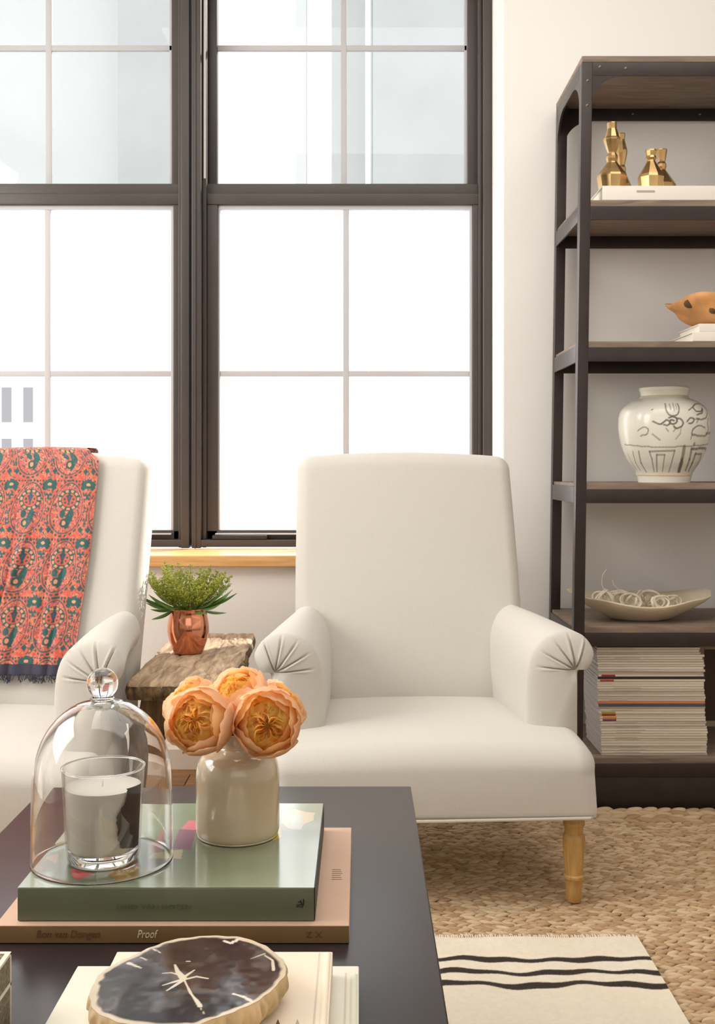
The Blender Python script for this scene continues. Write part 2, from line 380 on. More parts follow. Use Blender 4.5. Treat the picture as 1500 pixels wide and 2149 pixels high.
# floor: boards laid on a slab
fl = struct(B().box((-2.62, -3.0, -0.08), (2.62, YW + 0.02, -0.014)), 'floor', M['slab'])
proto = None
for r in range(-4, 29):
    y0 = r * 0.121; off = rnd.random() * 1.6
    for c in range(-1, 3):
        xa = max(-2.62, -2.62 + off + c * 2.1 - 0.6); xb = min(2.62, -2.62 + off + (c + 1) * 2.1 - 0.6)
        if xb - xa < 0.05 or y0 > YW: continue
        B().box((xa + 0.001, y0 + 0.0012, -0.014), (xb - 0.001, min(y0 + 0.1198, YW), 0), 0.002).build('plank', M['plank'], fl, smooth=True, world=False)
struct(B().box((-2.62, -3.0, -0.014), (2.62, -0.49, 0)), 'floor_rear', M['plank'])
bpy.data.objects['floor_rear'].parent = fl; bpy.data.objects['floor_rear'].name = 'floor_strip'
ZC = 3.0; XO0, XO1, ZO0, ZO1 = -1.61, 0.4545, 0.637, 2.92; YO = K * 4.25 + 0.12
b = B()
b.box((-2.7, YW, -0.05), (XO0, YO, ZC)); b.box((XO1, YW, -0.05), (2.7, YO, ZC)); b.box((XO0, YW, -0.05), (XO1, YO, ZO0)); b.box((XO0, YW, ZO1), (XO1, YO, ZC))
struct(b, 'wall_back', M['wall'])
b = B().box((XO1 - 0.004, YW + 0.004, ZO0), (XO1 + 0.001, YO - 0.01, ZO1)); struct(b, 'trim_1', M['reveal'])
struct(B().box((-2.7, -3.0, -0.05), (-2.62, YW, ZC)), 'wall_left', M['wall'])
struct(B().box((2.62, -3.0, -0.05), (2.7, YW, ZC)), 'wall_right', M['wall'])
struct(B().box((-2.7, -3.08, -0.05), (2.7, -3.0, ZC)), 'wall_front', M['wall'])
struct(B().box((-2.7, -3.08, ZC), (2.7, YO, ZC + 0.08)), 'ceiling', M['ceiling'])
bb = B().prism([(YW, 0), (YW - 0.016, 0), (YW - 0.016, 0.062), (YW - 0.010, 0.070), (YW - 0.006, 0.078), (YW, 0.078)], 0, -2.62, 2.62)
struct(bb, 'baseboard_back', M['base'])
sl = struct(B().box((XO0 - 0.05, K * 3.875, 0.637), (XO1 - 0.005, K * 4.25 - 0.03, 0.673), 0.004), 'trim_2', M['sill'], smooth=True)

# windows ---------------------------------------------------------
def window(idx, dx, label):
    # dx: shift in photo pixels of the unit at depth 4.25
    y0 = K * 4.25
    def X(px): return (px + dx - 755) * 4.25 / 2600
    def Z(py): return H - (py - 980) * 4.25 / 2600
    root = bpy.data.objects.new('window_%d' % idx, None); COL.objects.link(root); root.location = (X(714), y0, Z(1147)); root['kind'] = 'structure'; root['label'] = label
    def bar(name, x0, x1, ya, yb, za, zb, m='frame', bev=0.003):
        return B().box((X(x0), ya, min(za, zb)), (X(x1), yb, max(za, zb)), bev).build(name, M[m], root)
    zt, zb = Z(-235), 0.673
    # outer frame, stepped
    for (a, c, ya) in ((404.5, 424, -0.03), (424, 433, 0.0), (1012, 1030, -0.03), (1004, 1012, 0.0)):
        bar('frame_jamb', a, c, y0 + ya, y0 + 0.11, zb, zt)
    bar('frame_jamb', 411, 414, y0 - 0.034, y0 - 0.02, zb, zt, bev=0.001)
    bar('frame_head', 404.5, 1030, y0 - 0.03, y0 + 0.11, zt, zt + 0.06)
    bar('frame_foot', 404.5, 1030, y0 - 0.028, y0 + 0.11, Z(1147), Z(1132))
    bar('sunlit_strip', 427.5, 431.5, y0 - 0.004, y0 + 0.004, Z(375), zt, 'track', 0.0008)  # strip added to draw the sunlit slit along the track
    # upper sash (outer plane)
    ua, ub = y0 + 0.055, y0 + 0.09
    bar('sash_stile', 433, 451, ua, ub, Z(410), zt); bar('sash_stile', 984, 1006, ua, ub, Z(410), zt)
    bar('sash_stile', 978, 985, ua + 0.012, ub, Z(384), zt, 'muntin', 0.001)
    bar('sash_rail', 431, 1006, y0 + 0.02, ub, Z(416), Z(382)); bar('sash_rail', 451, 984, ua, ub, zt - 0.05, zt)
    # lower sash (inner plane)
    la, lb = y0 + 0.012, y0 + 0.045
    bar('sash_stile', 433, 456, la, lb, Z(1135), Z(405)); bar('sash_stile', 992, 1008, la, lb, Z(1135), Z(405))
    bar('glazing_bead', 986, 992, la + 0.008, lb, Z(1116), Z(436), 'muntin', 0.001); bar('glazing_bead', 456, 460, la + 0.008, lb, Z(1116), Z(436), 'muntin', 0.001)
    bar('sash_rail', 433, 1008, la - 0.004, lb, Z(428), Z(404)); bar('glazing_bead', 456, 992, la + 0.008, lb, Z(437), Z(428), 'muntin', 0.001)
    bar('sash_rail', 433, 1008, la, lb, Z(1133), Z(1113))
    lk = B().box((X(446), y0 - 0.022, Z(1133)), (X(562), y0 + 0.012, Z(1122)), 0.006).build('lift_handle', M['black'], root); lk['label'] = 'black lift handle on the bottom rail'
    B().box((X(452), y0 - 0.01, Z(1122)), (X(990), y0 + 0.012, Z(1119)), 0.001).build('glazing_bead', M['muntin'], root)
    # muntins
    mu, ml = y0 + 0.066, y0 + 0.022
    bar('muntin', 714, 727, mu, mu + 0.015, Z(382), zt - 0.05, 'muntin', 0.002)
    bar('muntin', 451, 984, mu + 0.001, mu + 0.014, Z(91), Z(79), 'muntin', 0.002); bar('muntin', 451, 984, mu + 0.001, mu + 0.014, Z(-204), Z(-214), 'muntin', 0.002)
    bar('muntin', 719.5, 732, ml, ml + 0.015, Z(1113), Z(436), 'muntin', 0.002)
    bar('muntin', 460, 986, ml + 0.001, ml + 0.014, Z(789), Z(777), 'muntin', 0.002)
    # panes
    for (xa, xb) in ((451, 714.5), (726, 984)):
        for (za, zb_) in ((382, 90), (80, -204)):
            B().box((X(xa), mu + 0.005, Z(za)), (X(xb), mu + 0.009, Z(zb_))).build('pane', M['pane_up'], root, smooth=False)
    for (xa, xb) in ((460, 720), (731, 986)):
        for (za, zb_) in ((1113, 788), (778, 437)):
            B().box((X(xa), ml + 0.005, Z(za)), (X(xb), ml + 0.009, Z(zb_))).build('pane', M['pane_low'], root, smooth=False)
window(1, 0, 'dark framed double hung window behind the right armchair')
window(2, -630, 'dark framed double hung window behind the left armchair')

# neighbouring buildings beyond the glass
def tower(name, x0, x1, y, z0, z1, m, label, cols, rows, dep=6):
    t = thing(name, label, 'building', ((x0 + x1) / 2, y, z0))
    B().box((x0, y, z0), (x1, y + dep, z1)).build('wall', M[m], t, smooth=False)
    B().box((x0 - 0.05, y - 0.05, z1), (x1 + 0.05, y + dep, z1 + 0.2)).build('roof_edge', M[m], t, smooth=False)
    for i in range(cols):
        for j in range(rows):
            cx = x0 + (x1 - x0) * (i + 0.5) / cols; cz = z0 + (z1 - z0) * (j + 0.5) / rows; w = (x1 - x0) / cols * 0.22; h = (z1 - z0) / rows * 0.34
            B().box((cx - w, y - 0.03, cz - h), (cx + w, y + 0.05, cz + h)).build('window', M['outside4'], t, smooth=False)
tower('apartment_block', -9.4, -5.85, 20, -4, 2.55, 'outside3', 'pale far building with rows of tall narrow windows seen through the left window', 9, 7)
tower('tower_block', 0.27, 9, 22, -14, 26, 'outside2', 'plain grey tower filling the upper right panes', 0, 0)
tower('slim_tower', -1.32, -1.10, 22.5, -14, 26, 'outside1', 'slim pale tower left of the middle glazing bar', 0, 0, 0.3)
tower('mid_tower', -0.62, 0.12, 24, -14, 26, 'outside1', 'pale tower edge just behind the middle glazing bar of the right window', 0, 0, 0.5)
tower('far_tower', -5.3, -3.9, 24, 4.6, 26, 'outside2', 'greyer tower seen at the right side of the upper left panes', 0, 0, 0.8)
tower('wide_tower', -9.5, -5.3, 25, 4.6, 26, 'outside1', 'pale tower seen high behind the left glazing bar', 0, 0)

# ================================================================ RUGS
def stitches(x0, x1, y0, y1, pitch, length, z, r, seed):
    rg = np.random.default_rng(seed); rows = int((y1 - y0) / pitch)
    # unit ellipsoid 6 segments x 5 rings
    ns, nr = 7, 5; uv = []
    for i in range(nr + 1):
        t = -1 + 2 * i / nr; rr = math.sqrt(max(0.0, 1 - t * t)) ** 0.8
        if i in (0, nr): rr = 0.12
        for k in range(ns): a = 2 * PI * k / ns; uv.append((t, rr * math.cos(a), rr * math.sin(a)))
    uv = np.array(uv); uf = [(i * ns + k, i * ns + (k + 1) % ns, (i + 1) * ns + (k + 1) % ns, (i + 1) * ns + k) for i in range(nr) for k in range(ns)]
    uf = np.array(uf); V = []; Fc = []; C = []; o = 0
    base = np.array(lin((184, 152, 114))); dark = np.array(lin((144, 110, 76))); pale = np.array(lin((214, 190, 156)))
    for j in range(rows):
        y = y0 + (j + 0.5) * pitch; x = x0 + rg.random() * length; s = 1 if j % 2 else -1; rt = rg.random()
        while x < x1:
            L = length * (0.85 + 0.3 * rg.random()); a = s * (0.42 + 0.2 * rg.random() - 0.1); w = r * (0.9 + 0.25 * rg.random())
            p = uv * np.array([L * 0.60, w * 1.18, w * 0.85]); ca, sa = math.cos(a), math.sin(a)
            q = np.stack([p[:, 0] * ca - p[:, 1] * sa + x, p[:, 0] * sa + p[:, 1] * ca + y + (rg.random() - 0.5) * pitch * 0.12, p[:, 2] + z + (rg.random() - 0.5) * 0.0034], 1)
            V.append(q); Fc.append(uf + o); o += len(uv)
            t = rg.random() * 0.7; c = base * (1 - t) + (pale if t > 0.3 else dark) * t
            C.append((c * (0.88 + 0.2 * rg.random()))[None] * np.ones((len(uv), 1))); x += L * 0.80
    return np.concatenate(V), np.concatenate(Fc), np.concatenate(C)
def mesh_np(name, V, Fq, C, m, parent):
    V = V - np.array(parent.location); me = bpy.data.meshes.new(name); me.vertices.add(len(V)); me.vertices.foreach_set('co', V.astype(np.float32).ravel())
    me.loops.add(Fq.size); me.loops.foreach_set('vertex_index', Fq.astype(np.int32).ravel()); me.polygons.add(len(Fq))
    me.polygons.foreach_set('loop_start', np.arange(0, Fq.size, 4, dtype=np.int32)); me.update(calc_edges=True); me.validate()
    ca = me.color_attributes.new('Col', 'FLOAT_COLOR', 'POINT'); c = np.ones((len(V), 4), dtype=np.float32); c[:, :3] = C; ca.data.foreach_set('color', c.ravel())
    me.shade_smooth(); me.materials.append(m); o = bpy.data.objects.new(name, me); COL.objects.link(o); o.parent = parent; return o
RY1 = K * 3.40
jr = thing('jute_rug', 'chunky braided tan jute rug under the chairs and table', 'rug', (0.2, 1.6, 0))
B().box((-1.02, 1.14, 0.0), (1.49, RY1, 0.0075)).build('backing', M['jutebase'], jr, smooth=False)
V, Fq, C = stitches(-1.0, 1.45, 1.15, RY1 - 0.115, 0.0128, 0.030, 0.0096, 0.0056, 5)
o = mesh_np('braid', V, Fq, C, M['jute'], jr); o['kind'] = 'stuff'
V, Fq, C = stitches(-1.0, 1.47, RY1 - 0.115, RY1, 0.0285, 0.050, 0.0095, 0.0115, 6)
o = mesh_np('border_braid', V, Fq, C, M['jute'], jr); o['kind'] = 'stuff'
ZJ = 0.0165
# kilim
kx0, kx1, ky1, ky0 = -0.75, 0.548, K * 2.445, 1.16
nu, nv = 560, 470; C = np.ones((nv + 1, nu + 1, 3)) * np.array(lin((224, 213, 193)))
C *= (0.95 + 0.07 * vnoise(nv + 1, nu + 1, 3))[..., None] * (0.94 + 0.08 * vnoise(nv + 1, nu + 1, 60))[..., None]
ys = ky0 + (ky1 - ky0) * np.arange(nv + 1) / nv; xs = kx0 + (kx1 - kx0) * np.arange(nu + 1) / nu
for si, (D, w) in enumerate(((2.335, 0.0098), (2.276, 0.0088), (2.222, 0.0100))):
    yc = K * D + 0.0055 * np.sin(xs * 30 + si * 0.5 + 1.5 * np.sin(xs * 7)) + 0.0030 * np.sin(xs * 73 + si * 2) + 0.02 * (0.5 - xs) * 0.4 - 0.003
    d = np.abs(ys[:, None] - yc[None]) - w * (1 + 0.25 * np.sin(xs * 33 + si * 2))[None]
    a = np.clip(0.5 - d / 0.003 + 0.4 * (nrng.random(d.shape) - 0.5), 0, 1)[..., None]; C = C * (1 - a) + np.array(lin((44, 34, 28))) * a
kb = B().grid(lambda u, v: (kx0 + (kx1 - kx0) * u + 0.006 * (1 - v), ky0 + (ky1 - ky0) * v, ZJ + 0.006 + 0.0012 * math.sin(u * 40 + v * 13)), nu, nv)
kl = thing('kilim_rug', 'cream flatwoven kilim with three wavy black stripes on the jute rug', 'rug', ((kx0 + kx1) / 2, (ky0 + ky1) / 2, ZJ))
kb.build('weave', M['kilimwool'], kl, colors=C.reshape(-1, 3))
B().box((kx0, ky0, ZJ), (kx1, ky1, ZJ + 0.0045)).build('underside', M['fringe'], kl, smooth=False)
fb = B()
for i in range(330):
    x = kx0 + (kx1 - kx0) * (i + 0.5) / 330; l = 0.012 + 0.012 * rnd.random(); dx = (rnd.random() - 0.5) * 0.008
    fb.tube([(x, ky1 - 0.004, ZJ + 0.005), (x + dx * 0.5, ky1 + l * 0.5, ZJ + 0.006), (x + dx, ky1 + l, ZJ + 0.002)], 0.0011, 4)
f_ = fb.build('fringe', M['fringe'], kl); f_['kind'] = 'stuff'

# ================================================================ ARMCHAIRS
def rec(z):
    u = max(0.0, (z - 0.36) / 0.60); return 0.133 + 0.203 * u ** 1.05
HT = 0.055
def back_map(x, y, z):
    # x, y, z of the plain slab (y = -HT front .. HT rear) -> reclined, tapered, pillowed
    u = (z - 0.30) / 0.66; hw = 0.2965
    cx = 1 - (x / hw) ** 2
    zz = z + (0.013 * cx * max(0, (u - 0.6) / 0.4) ** 1.5)
    yy = y + rec(z) + HT - (0.012 * max(0, cx) * (1 - abs(2 * u - 0.9) * 0.5) if y < 0 else 0)
    return (x * (1 - 0.022 * u + 0.012 * math.sin(PI * u)), yy, zz)
def catmull(P, n):
    P = [Vector(p) for p in P]; m = len(P); out = []
    for i in range(n):
        t = i / (n - 1) * (m - 1); k = min(int(t), m - 2); f = t - k
        p0, p1, p2, p3 = P[max(k - 1, 0)], P[k], P[k + 1], P[min(k + 2, m - 1)]
        out.append(0.5 * ((2 * p1) + (p2 - p0) * f + (2 * p0 - 5 * p1 + 4 * p2 - p3) * f * f + (3 * p1 - p0 - 3 * p2 + p3) * f ** 3))
    return out
A0 = [(.214, .19), (.208, .30), (.202, .41), (.206, .495), (.227, .548), (.262, .572), (.294, .560), (.307, .522), (.297, .490), (.281, .47), (.280, .35), (.280, .19)]
A1 = [(.229, .19), (.228, .30), (.228, .40), (.234, .485), (.258, .535), (.304, .560), (.356, .552), (.384, .514), (.373, .478), (.347, .463), (.343, .35), (.343, .19)]
def arm_builder(sgn):
    n = 200; S0 = catmull(A0, n); S1 = catmull(A1, n)
    # even out spacing on the front ring
    yb, yf = 0.20, -0.175; rings = []; nt = 14
    for i in range(nt + 1):
        t = i / nt; e = t ** 1.25; y = yb + (yf - yb) * t
        rings.append([(sgn * (a.x + (b_.x - a.x) * e), y, a.y + (b_.y - a.y) * e + 0.004 * math.sin(PI * t)) for a, b_ in zip(S0, S1)])
    cx, cz = 0.339, 0.474
    angs = [math.radians(a) for a in (70, 101, 126, 151, 175)]
    for i in range(1, 25):
        a = i / 24 * PI / 2; r = math.cos(a) if i < 24 else 0.0; dy = -0.030 * math.sin(a)
        ring = []
        for p in S1:
            dx, dz = p.x - cx, p.y - cz; x = cx + dx * r; z = cz + dz * r; d = math.hypot(dx * r, dz * r); ph = math.atan2(dz, dx)
            cr = 0.0
            if dz > -0.012:
                fade = min(1, d / 0.006) * max(0, min(1, (0.092 - d) / 0.03))
                for q in angs:
                    dd = (ph - q) * max(d, 0.01)
                    cr += 0.0075 * math.exp(-(dd / 0.0016) ** 2) - 0.0022 * math.exp(-((dd - 0.0042) / 0.0028) ** 2)
                cr *= fade
            pin = 0.014 * math.exp(-(d / 0.016) ** 2)
            ring.append((sgn * x, yf + dy + cr + pin, z))
        rings.append(ring)
    vs = [v for r_ in rings for v in r_]; m = len(rings); fs = []
    for i in range(m - 1):
        for k in range(n):
            l = (k + 1) % n; fs.append((i * n + k, i * n + l, (i + 1) * n + l, (i + 1) * n + k))
    return B().add(vs, fs)
def make_chair(label, loc, rz):
    t = thing('armchair', label, 'armchair', loc, rz, 'pair of linen armchairs')
    # seat: full-width body with crowned top, front proud of the arms
    v, f = rbox((0.35, 0.28, 0.075), 0.046, 12, 7, rb=0.010); vv = []
    for x, y, z in v:
        k = (y + 0.28) / 0.56; w = 1 - 0.16 * max(0, (k - 0.3) / 0.7)
        zz = z + 0.264
        if z > 0.0:
            q = z / 0.079; zz += q * (0.012 * (1 - (x / 0.35) ** 2) + 0.007 * math.sin(PI * min(1, k * 1.15)) - 0.014 * max(0, (0.22 - k) / 0.22) ** 2 * (0.6 + 0.4 * (x / .35) ** 2))
        yy = y - 0.074 - (0.008 * math.sin(PI * (z + 0.079) / 0.158) * (1 - (x / 0.35) ** 4) if y < -0.2 else 0)
        sx = 1 + 0.010 * (z / 0.095)
        vv.append((x * w * sx, yy, zz))
    B().add(vv, f).build('seat', M['linen'], t, world=False, angle=2.5)
    v, f = rbox((0.2965, HT, 0.33), 0.034, 14, 6)
    B().add([back_map(x, y, z + 0.63) for x, y, z in v], f).build('backrest', M['linen'], t, world=False, angle=2.5)
    for s in (-1, 1): arm_builder(s).build('arm', M['linen'], t, world=False, angle=2.0)
    # welt along the bottom edge
    pts = []
    for x, y in ((-0.285, 0.19), (-0.343, -0.12), (-0.347, -0.30), (-0.344, -0.342), (-0.33, -0.356), (0, -0.360), (0.33, -0.356), (0.344, -0.342), (0.347, -0.30), (0.343, -0.12), (0.285, 0.19)): pts.append((x, y, 0.191))
    w_ = B().tube(pts, 0.0034, 8).build('welt', M['welt'], t, world=False)
    prof = [(0.0, 0.185), (0.021, 0.185), (0.0225, 0.180), (0.0205, 0.175), (0.0235, 0.170), (0.0235, 0.165), (0.0205, 0.160), (0.0195, 0.146), (0.0235, 0.141), (0.0245, 0.134), (0.0230, 0.128), (0.0235, 0.120),
            (0.0215, 0.085), (0.0190, 0.062), (0.0188, 0.059), (0.0220, 0.056), (0.0220, 0.051), (0.0185, 0.047), (0.0180, 0.030), (0.0165, 0.006), (0.0140, 0.0), (0.0, 0.0)]
    for (x, y) in ((-0.305, -0.315), (0.305, -0.315), (-0.25, 0.235), (0.25, 0.235)):
        B().lathe([(r, z + 0.001) for r, z in prof], (x, y, 0), 14).build('leg', M['oakleg'], t, world=False, angle=0.7)
    return t
ch1 = make_chair('cream linen rolled arm armchair with bare back beside the black shelf', (0.139, K * 3.0, ZJ + .0005), 0.05)
ch2 = make_chair('cream linen rolled arm armchair with coral printed throw over its back', (-0.872, K * 2.90, ZJ + .0005), -0.09)

# throw over the left chair ------------------------------------------------
def throw():
    t = thing('throw_blanket', 'coral and teal paisley printed cotton throw hanging over the left armchair', 'throw', ch2.location.copy(), ch2.rotation_euler.z)
    off = 0.010; rr = 0.034 + off; prof = []
    zt = 0.96
    for k in range(20): prof.append((HT + off, 0.62 + (zt - 0.034 - 0.62) * k / 20))
    for k in range(9): a = PI / 2 * k / 8; prof.append((HT - 0.034 + rr * math.cos(a), zt - 0.034 + rr * math.sin(a)))
    for k in range(9): a = PI / 2 * k / 8; prof.append((-HT + 0.034 - rr * math.sin(a), zt - 0.034 + rr * math.cos(a)))
    for k in range(1, 41): prof.append((-HT - off, zt - 0.034 + (0.422 - zt + 0.034) * k / 40))
    L = [0]
    for p, q in zip(prof[:-1], prof[1:]): L.append(L[-1] + math.hypot(q[0] - p[0], q[1] - p[1]))
    T = L[-1]; Lf = [T - l for l in L]       # distance up from the front hem
    def at(s):
        s = min(max(s, 0), T)
        for i in range(len(L) - 1):
            if L[i + 1] >= s - 1e-9: break
        f = (s - L[i]) / (L[i + 1] - L[i] + 1e-9); return (prof[i][0] + (prof[i + 1][0] - prof[i][0]) * f, prof[i][1] + (prof[i + 1][1] - prof[i][1]) * f)
    nu, nv = 360, 720; x0, x1 = -0.29, 0.172
    P = [at(T * j / nv) for j in range(nv + 1)]
    def fn(u, v):
        j = int(round(v * nv)); y, z = P[j]; front = max(0, min(1, (j - nv * 0.52) / (nv * 0.3)))
        x = x0 + (x1 - x0) * u - 0.045 * u * min(1, max(0, (0.475 - v) / 0.04))
        xe = x - 0.014 * front * (u ** 3) + 0.006 * math.sin(v * 9 + 1) * u
        fold = 0.0070 * (math.sin(x * 62 + v * 3.0) + 0.6 * math.sin(x * 118 - v * 4 + 1)) * (0.15 + 0.85 * front)
        fold += 0.014 * math.exp(-((x - 0.02 + 0.07 * front * v) / 0.010) ** 2) * front
        if y < 0: y = y - abs(fold) - 0.002
        else: y = y + 0.002
        m_ = back_map(max(-0.29, min(0.29, xe)), y, z)
        return (m_[0], m_[1] - (0.004 if y < 0 else 0), m_[2] + (0.003 if abs(y) < 0.05 else 0))
    g = B().grid(fn, nu, nv)
    # printed pattern, in metres: s across, d up from the hem
    s = (np.arange(nu + 1) / nu * (x1 - x0))[None] + 0 * np.arange(nv + 1)[:, None]; d = (T - T * np.arange(nv + 1) / nv)[:, None] + 0 * s
    coral = np.array(lin((212, 92, 74))); teal = np.array(lin((44, 92, 90))); rose = np.array(lin((196, 104, 100))); sand = np.array(lin((222, 150, 112))); blue = np.array(lin((80, 84, 128)))
    C = np.ones(s.shape + (3,)) * coral
    def mixc(mask, c):
        nonlocal C
        a = np.clip(mask, 0, 1)[..., None]; C = C * (1 - a) + c * a
    PX, PY = 0.105, 0.142
    cs = ((s - 0.020) % PX) - PX / 2; cd = ((d - 0.046) % PY) - PY / 2
    n1 = vnoise(*s.shape, 2.6); n2 = vnoise(*s.shape, 6); n3 = vnoise(*s.shape, 2.2); n4 = vnoise(*s.shape, 14)
    def ring(cx, cy, rx, ry, wth, c, dash=0, tk=0.0, al=1.0, egg=0.0):
        X = (cs - cx - tk * cd) / (rx * (1 - egg * (cd - cy) / ry)); Y = (cd - cy) / ry; r = np.hypot(X, Y); m = (np.abs(r - 1) < wth)
        if dash: m = m & (np.sin(np.arctan2(Y, X) * dash) > -0.3)
        mixc(m * al, c)
    body = np.hypot((cs - 0.10 * cd) / (0.040 * (1 - 0.12 * cd / 0.06)), cd / 0.060) < 1
    mixc((n2 > 0.60) * 0.35, sand); mixc((n4 > 0.6) * 0.25, rose)
    mixc(body * 0.35, rose)
    mixc(body * (n1 > 0.68) * 0.9, teal); mixc(body * (n3 > 0.74) * 0.9, sand); mixc(body * (n3 < 0.16) * 0.8, blue)
    ring(0, 0, 0.041, 0.061, 0.030, teal, 0, 0.10, 0.9, 0.12); ring(0, 0, 0.047, 0.068, 0.040, teal, 26, 0.10, 1, 0.12)
    # medallion in the upper part of every motif
    med = np.hypot((cs - 0.004) / 0.030, (cd - 0.020) / 0.027) < 1; mixc(med * 1.0, coral)
    ring(0.004, 0.020, 0.0245, 0.0215, 0.24, teal, 0, 0, 1); ring(0.004, 0.020, 0.0245, 0.0215, 0.14, sand, 11, 0, .9); ring(0.004, 0.020, 0.012, 0.010, 0.25, teal, 7)
    kite = (np.abs(cs - 0.004) / 0.0065 + np.abs(cd - 0.026) / 0.017) < 1; mixc(kite * 1.0, teal)
    ring(0.004, 0.024, 0.0016, 0.003, 0.9, blue)
    ring(-0.004, -0.036, 0.0075, 0.008, 0.35, teal); ring(-0.004, -0.036, 0.0025, 0.003, 0.9, sand); ring(-0.010, -0.014, 0.0040, 0.005, 0.9, teal); ring(0.014, -0.018, 0.004, 0.009, 0.9, teal, 0, 0.3); ring(0.022, -0.030, 0.003, 0.013, 0.7, teal, 0, 0.4)
    ex = ~(np.hypot((cs - 0.10 * cd) / 0.048, cd / 0.069) < 1)
    col_ = ex & (np.abs(np.abs(cs) - PX / 2) < 0.012)
    mixc(col_ * (n1 > 0.64) * 0.9, teal); mixc(ex * (n3 > 0.80) * 0.8, sand); mixc(ex * (n1 < 0.14) * 0.7, teal)
    e = PX / 2
    for sg in (-1, 1):
        ring(sg * e, 0.058, 0.0105, 0.0055, 0.9, teal); ring(sg * e, 0.061, 0.004, 0.0075, 0.9, teal); ring(sg * e, 0.058, 0.003, 0.002, 0.9, sand)
        ring(sg * e, 0.030, 0.0065, 0.006, 0.45, teal, 3); ring(sg * e, 0.030, 0.002, 0.002, 0.9, teal); ring(sg * e, -0.004, 0.0045, 0.004, 0.45, teal, 4); ring(sg * e, -0.030, 0.004, 0.006, 0.5, teal, 3)
    for (a_, b_2) in ((0.040, 0.050), (-0.040, 0.050), (0.042, -0.052), (-0.042, -0.052)):
        tri = (np.abs(cs - a_) / 0.0075 + np.abs(cd - b_2) / 0.0085) < 1; mixc(tri * 1.0, teal)
    dl = (np.abs(cd - PY / 2 + 0.0045) < 0.0024) & (np.sin(s * 760) > -0.3) & (np.abs(cs) < 0.042); mixc(dl * 1.0, teal)
    mixc((d < 0.027) * 1.0, np.array(lin((58, 58, 74))))
    hem = vnoise(nv + 1, nu + 1, 5); C *= (0.92 + 0.12 * hem)[..., None]
    o = g.build('printed_cloth', M['cloth'], t, world=False, colors=C.reshape(-1, 3), angle=3)
    fb = B()
    for i in range(230):
        u = rnd.random(); p = Vector(fn(u, 1.0)); l = 0.006 + 0.014 * rnd.random(); dx = (rnd.random() - 0.5) * 0.02
        fb.tube([p + Vector((0, 0, 0.004)), p + Vector((dx * 0.4, -0.003, -l * 0.5)), p + Vector((dx, -0.002 + 0.004 * rnd.random(), -l))], 0.0009, 4)
    f2 = fb.build('fringe', M['navy'], t, world=False); f2['kind'] = 'stuff'; f2['label'] = 'frayed navy fringe'
throw()

# ================================================================ RUSTIC BENCH, MUG, GREENERY
ZS = 0.46
bn = thing('rustic_bench', 'weathered elm plank bench with splayed legs between the armchairs', 'bench', (-0.42, K * 3.22, ZJ))
nx, ny = 40, 90
bx0, bx1, by0, by1 = -0.540, -0.302, K * 2.80, K * 3.68
def bench_pt(u, v, top):
    x = bx0 + (bx1 - bx0) * u; y = by0 + (by1 - by0) * v
    # rounded plan corners and wandering edges
    eu, ev = 2 * u - 1, 2 * v - 1; w = 1 - 0.07 * abs(ev) ** 18; l = 1 - 0.025 * abs(eu) ** 10
    cx, cy = (bx0 + bx1) / 2, (by0 + by1) / 2
    x = cx + (x - cx) * w + 0.006 * noise.noise(Vector((0, y * 9, 3))) - 0.012 * (v - .5); y = cy + (y - cy) * l
    h = 0
    if top:
        h = 0.0020 * noise.noise(Vector((x * 34, y * 9, 0))) + 0.0012 * noise.noise(Vector((x * 120, y * 24, 5)))
        cr = abs(noise.noise(Vector((x * 30 + 0.6 * math.sin(y * 12), y * 4.5, 9)))); h -= 0.0045 * math.exp(-(cr / 0.03) ** 2)
        h -= 0.007 * max(abs(eu), abs(ev)) ** 40
    return (x, y, ZS + h if top else ZS - 0.046 + 0.004 * noise.noise(Vector((x * 20, y * 20, 2))) + 0.010 * max(abs(eu), abs(ev)) ** 10)
b = B(); nxx, nyy = 90, 220
V = [bench_pt(i / nxx, j / nyy, True) for j in range(nyy + 1) for i in range(nxx + 1)] + [bench_pt(i / nxx, j / nyy, False) for j in range(nyy + 1) for i in range(nxx + 1)]
n1_ = (nxx + 1) * (nyy + 1); Fs = []
for j in range(nyy):
    for i in range(nxx):
        a = j * (nxx + 1) + i; Fs.append((a, a + 1, a + nxx + 2, a + nxx + 1)); Fs.append((n1_ + a, n1_ + a + nxx + 1, n1_ + a + nxx + 2, n1_ + a + 1))
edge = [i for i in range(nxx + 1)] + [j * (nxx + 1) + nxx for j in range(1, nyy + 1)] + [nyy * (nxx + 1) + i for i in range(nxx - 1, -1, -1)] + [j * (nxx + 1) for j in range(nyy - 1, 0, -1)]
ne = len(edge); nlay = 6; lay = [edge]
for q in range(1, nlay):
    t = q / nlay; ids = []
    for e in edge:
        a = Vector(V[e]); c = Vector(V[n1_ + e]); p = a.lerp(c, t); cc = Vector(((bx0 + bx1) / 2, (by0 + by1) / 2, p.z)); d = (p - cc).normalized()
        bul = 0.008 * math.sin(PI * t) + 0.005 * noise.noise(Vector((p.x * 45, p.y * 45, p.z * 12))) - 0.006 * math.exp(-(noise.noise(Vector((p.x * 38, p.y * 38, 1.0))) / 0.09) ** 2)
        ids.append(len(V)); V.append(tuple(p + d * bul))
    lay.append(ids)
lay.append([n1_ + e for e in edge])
b.add(V[:2 * n1_], Fs).build('bench_top', M['stool'], bn, angle=2)
ev_ = [V[i] for l_ in lay for i in l_]; ef_ = [(q * ne + k, (q + 1) * ne + k, (q + 1) * ne + (k + 1) % ne, q * ne + (k + 1) % ne) for q in range(nlay) for k in range(ne)]
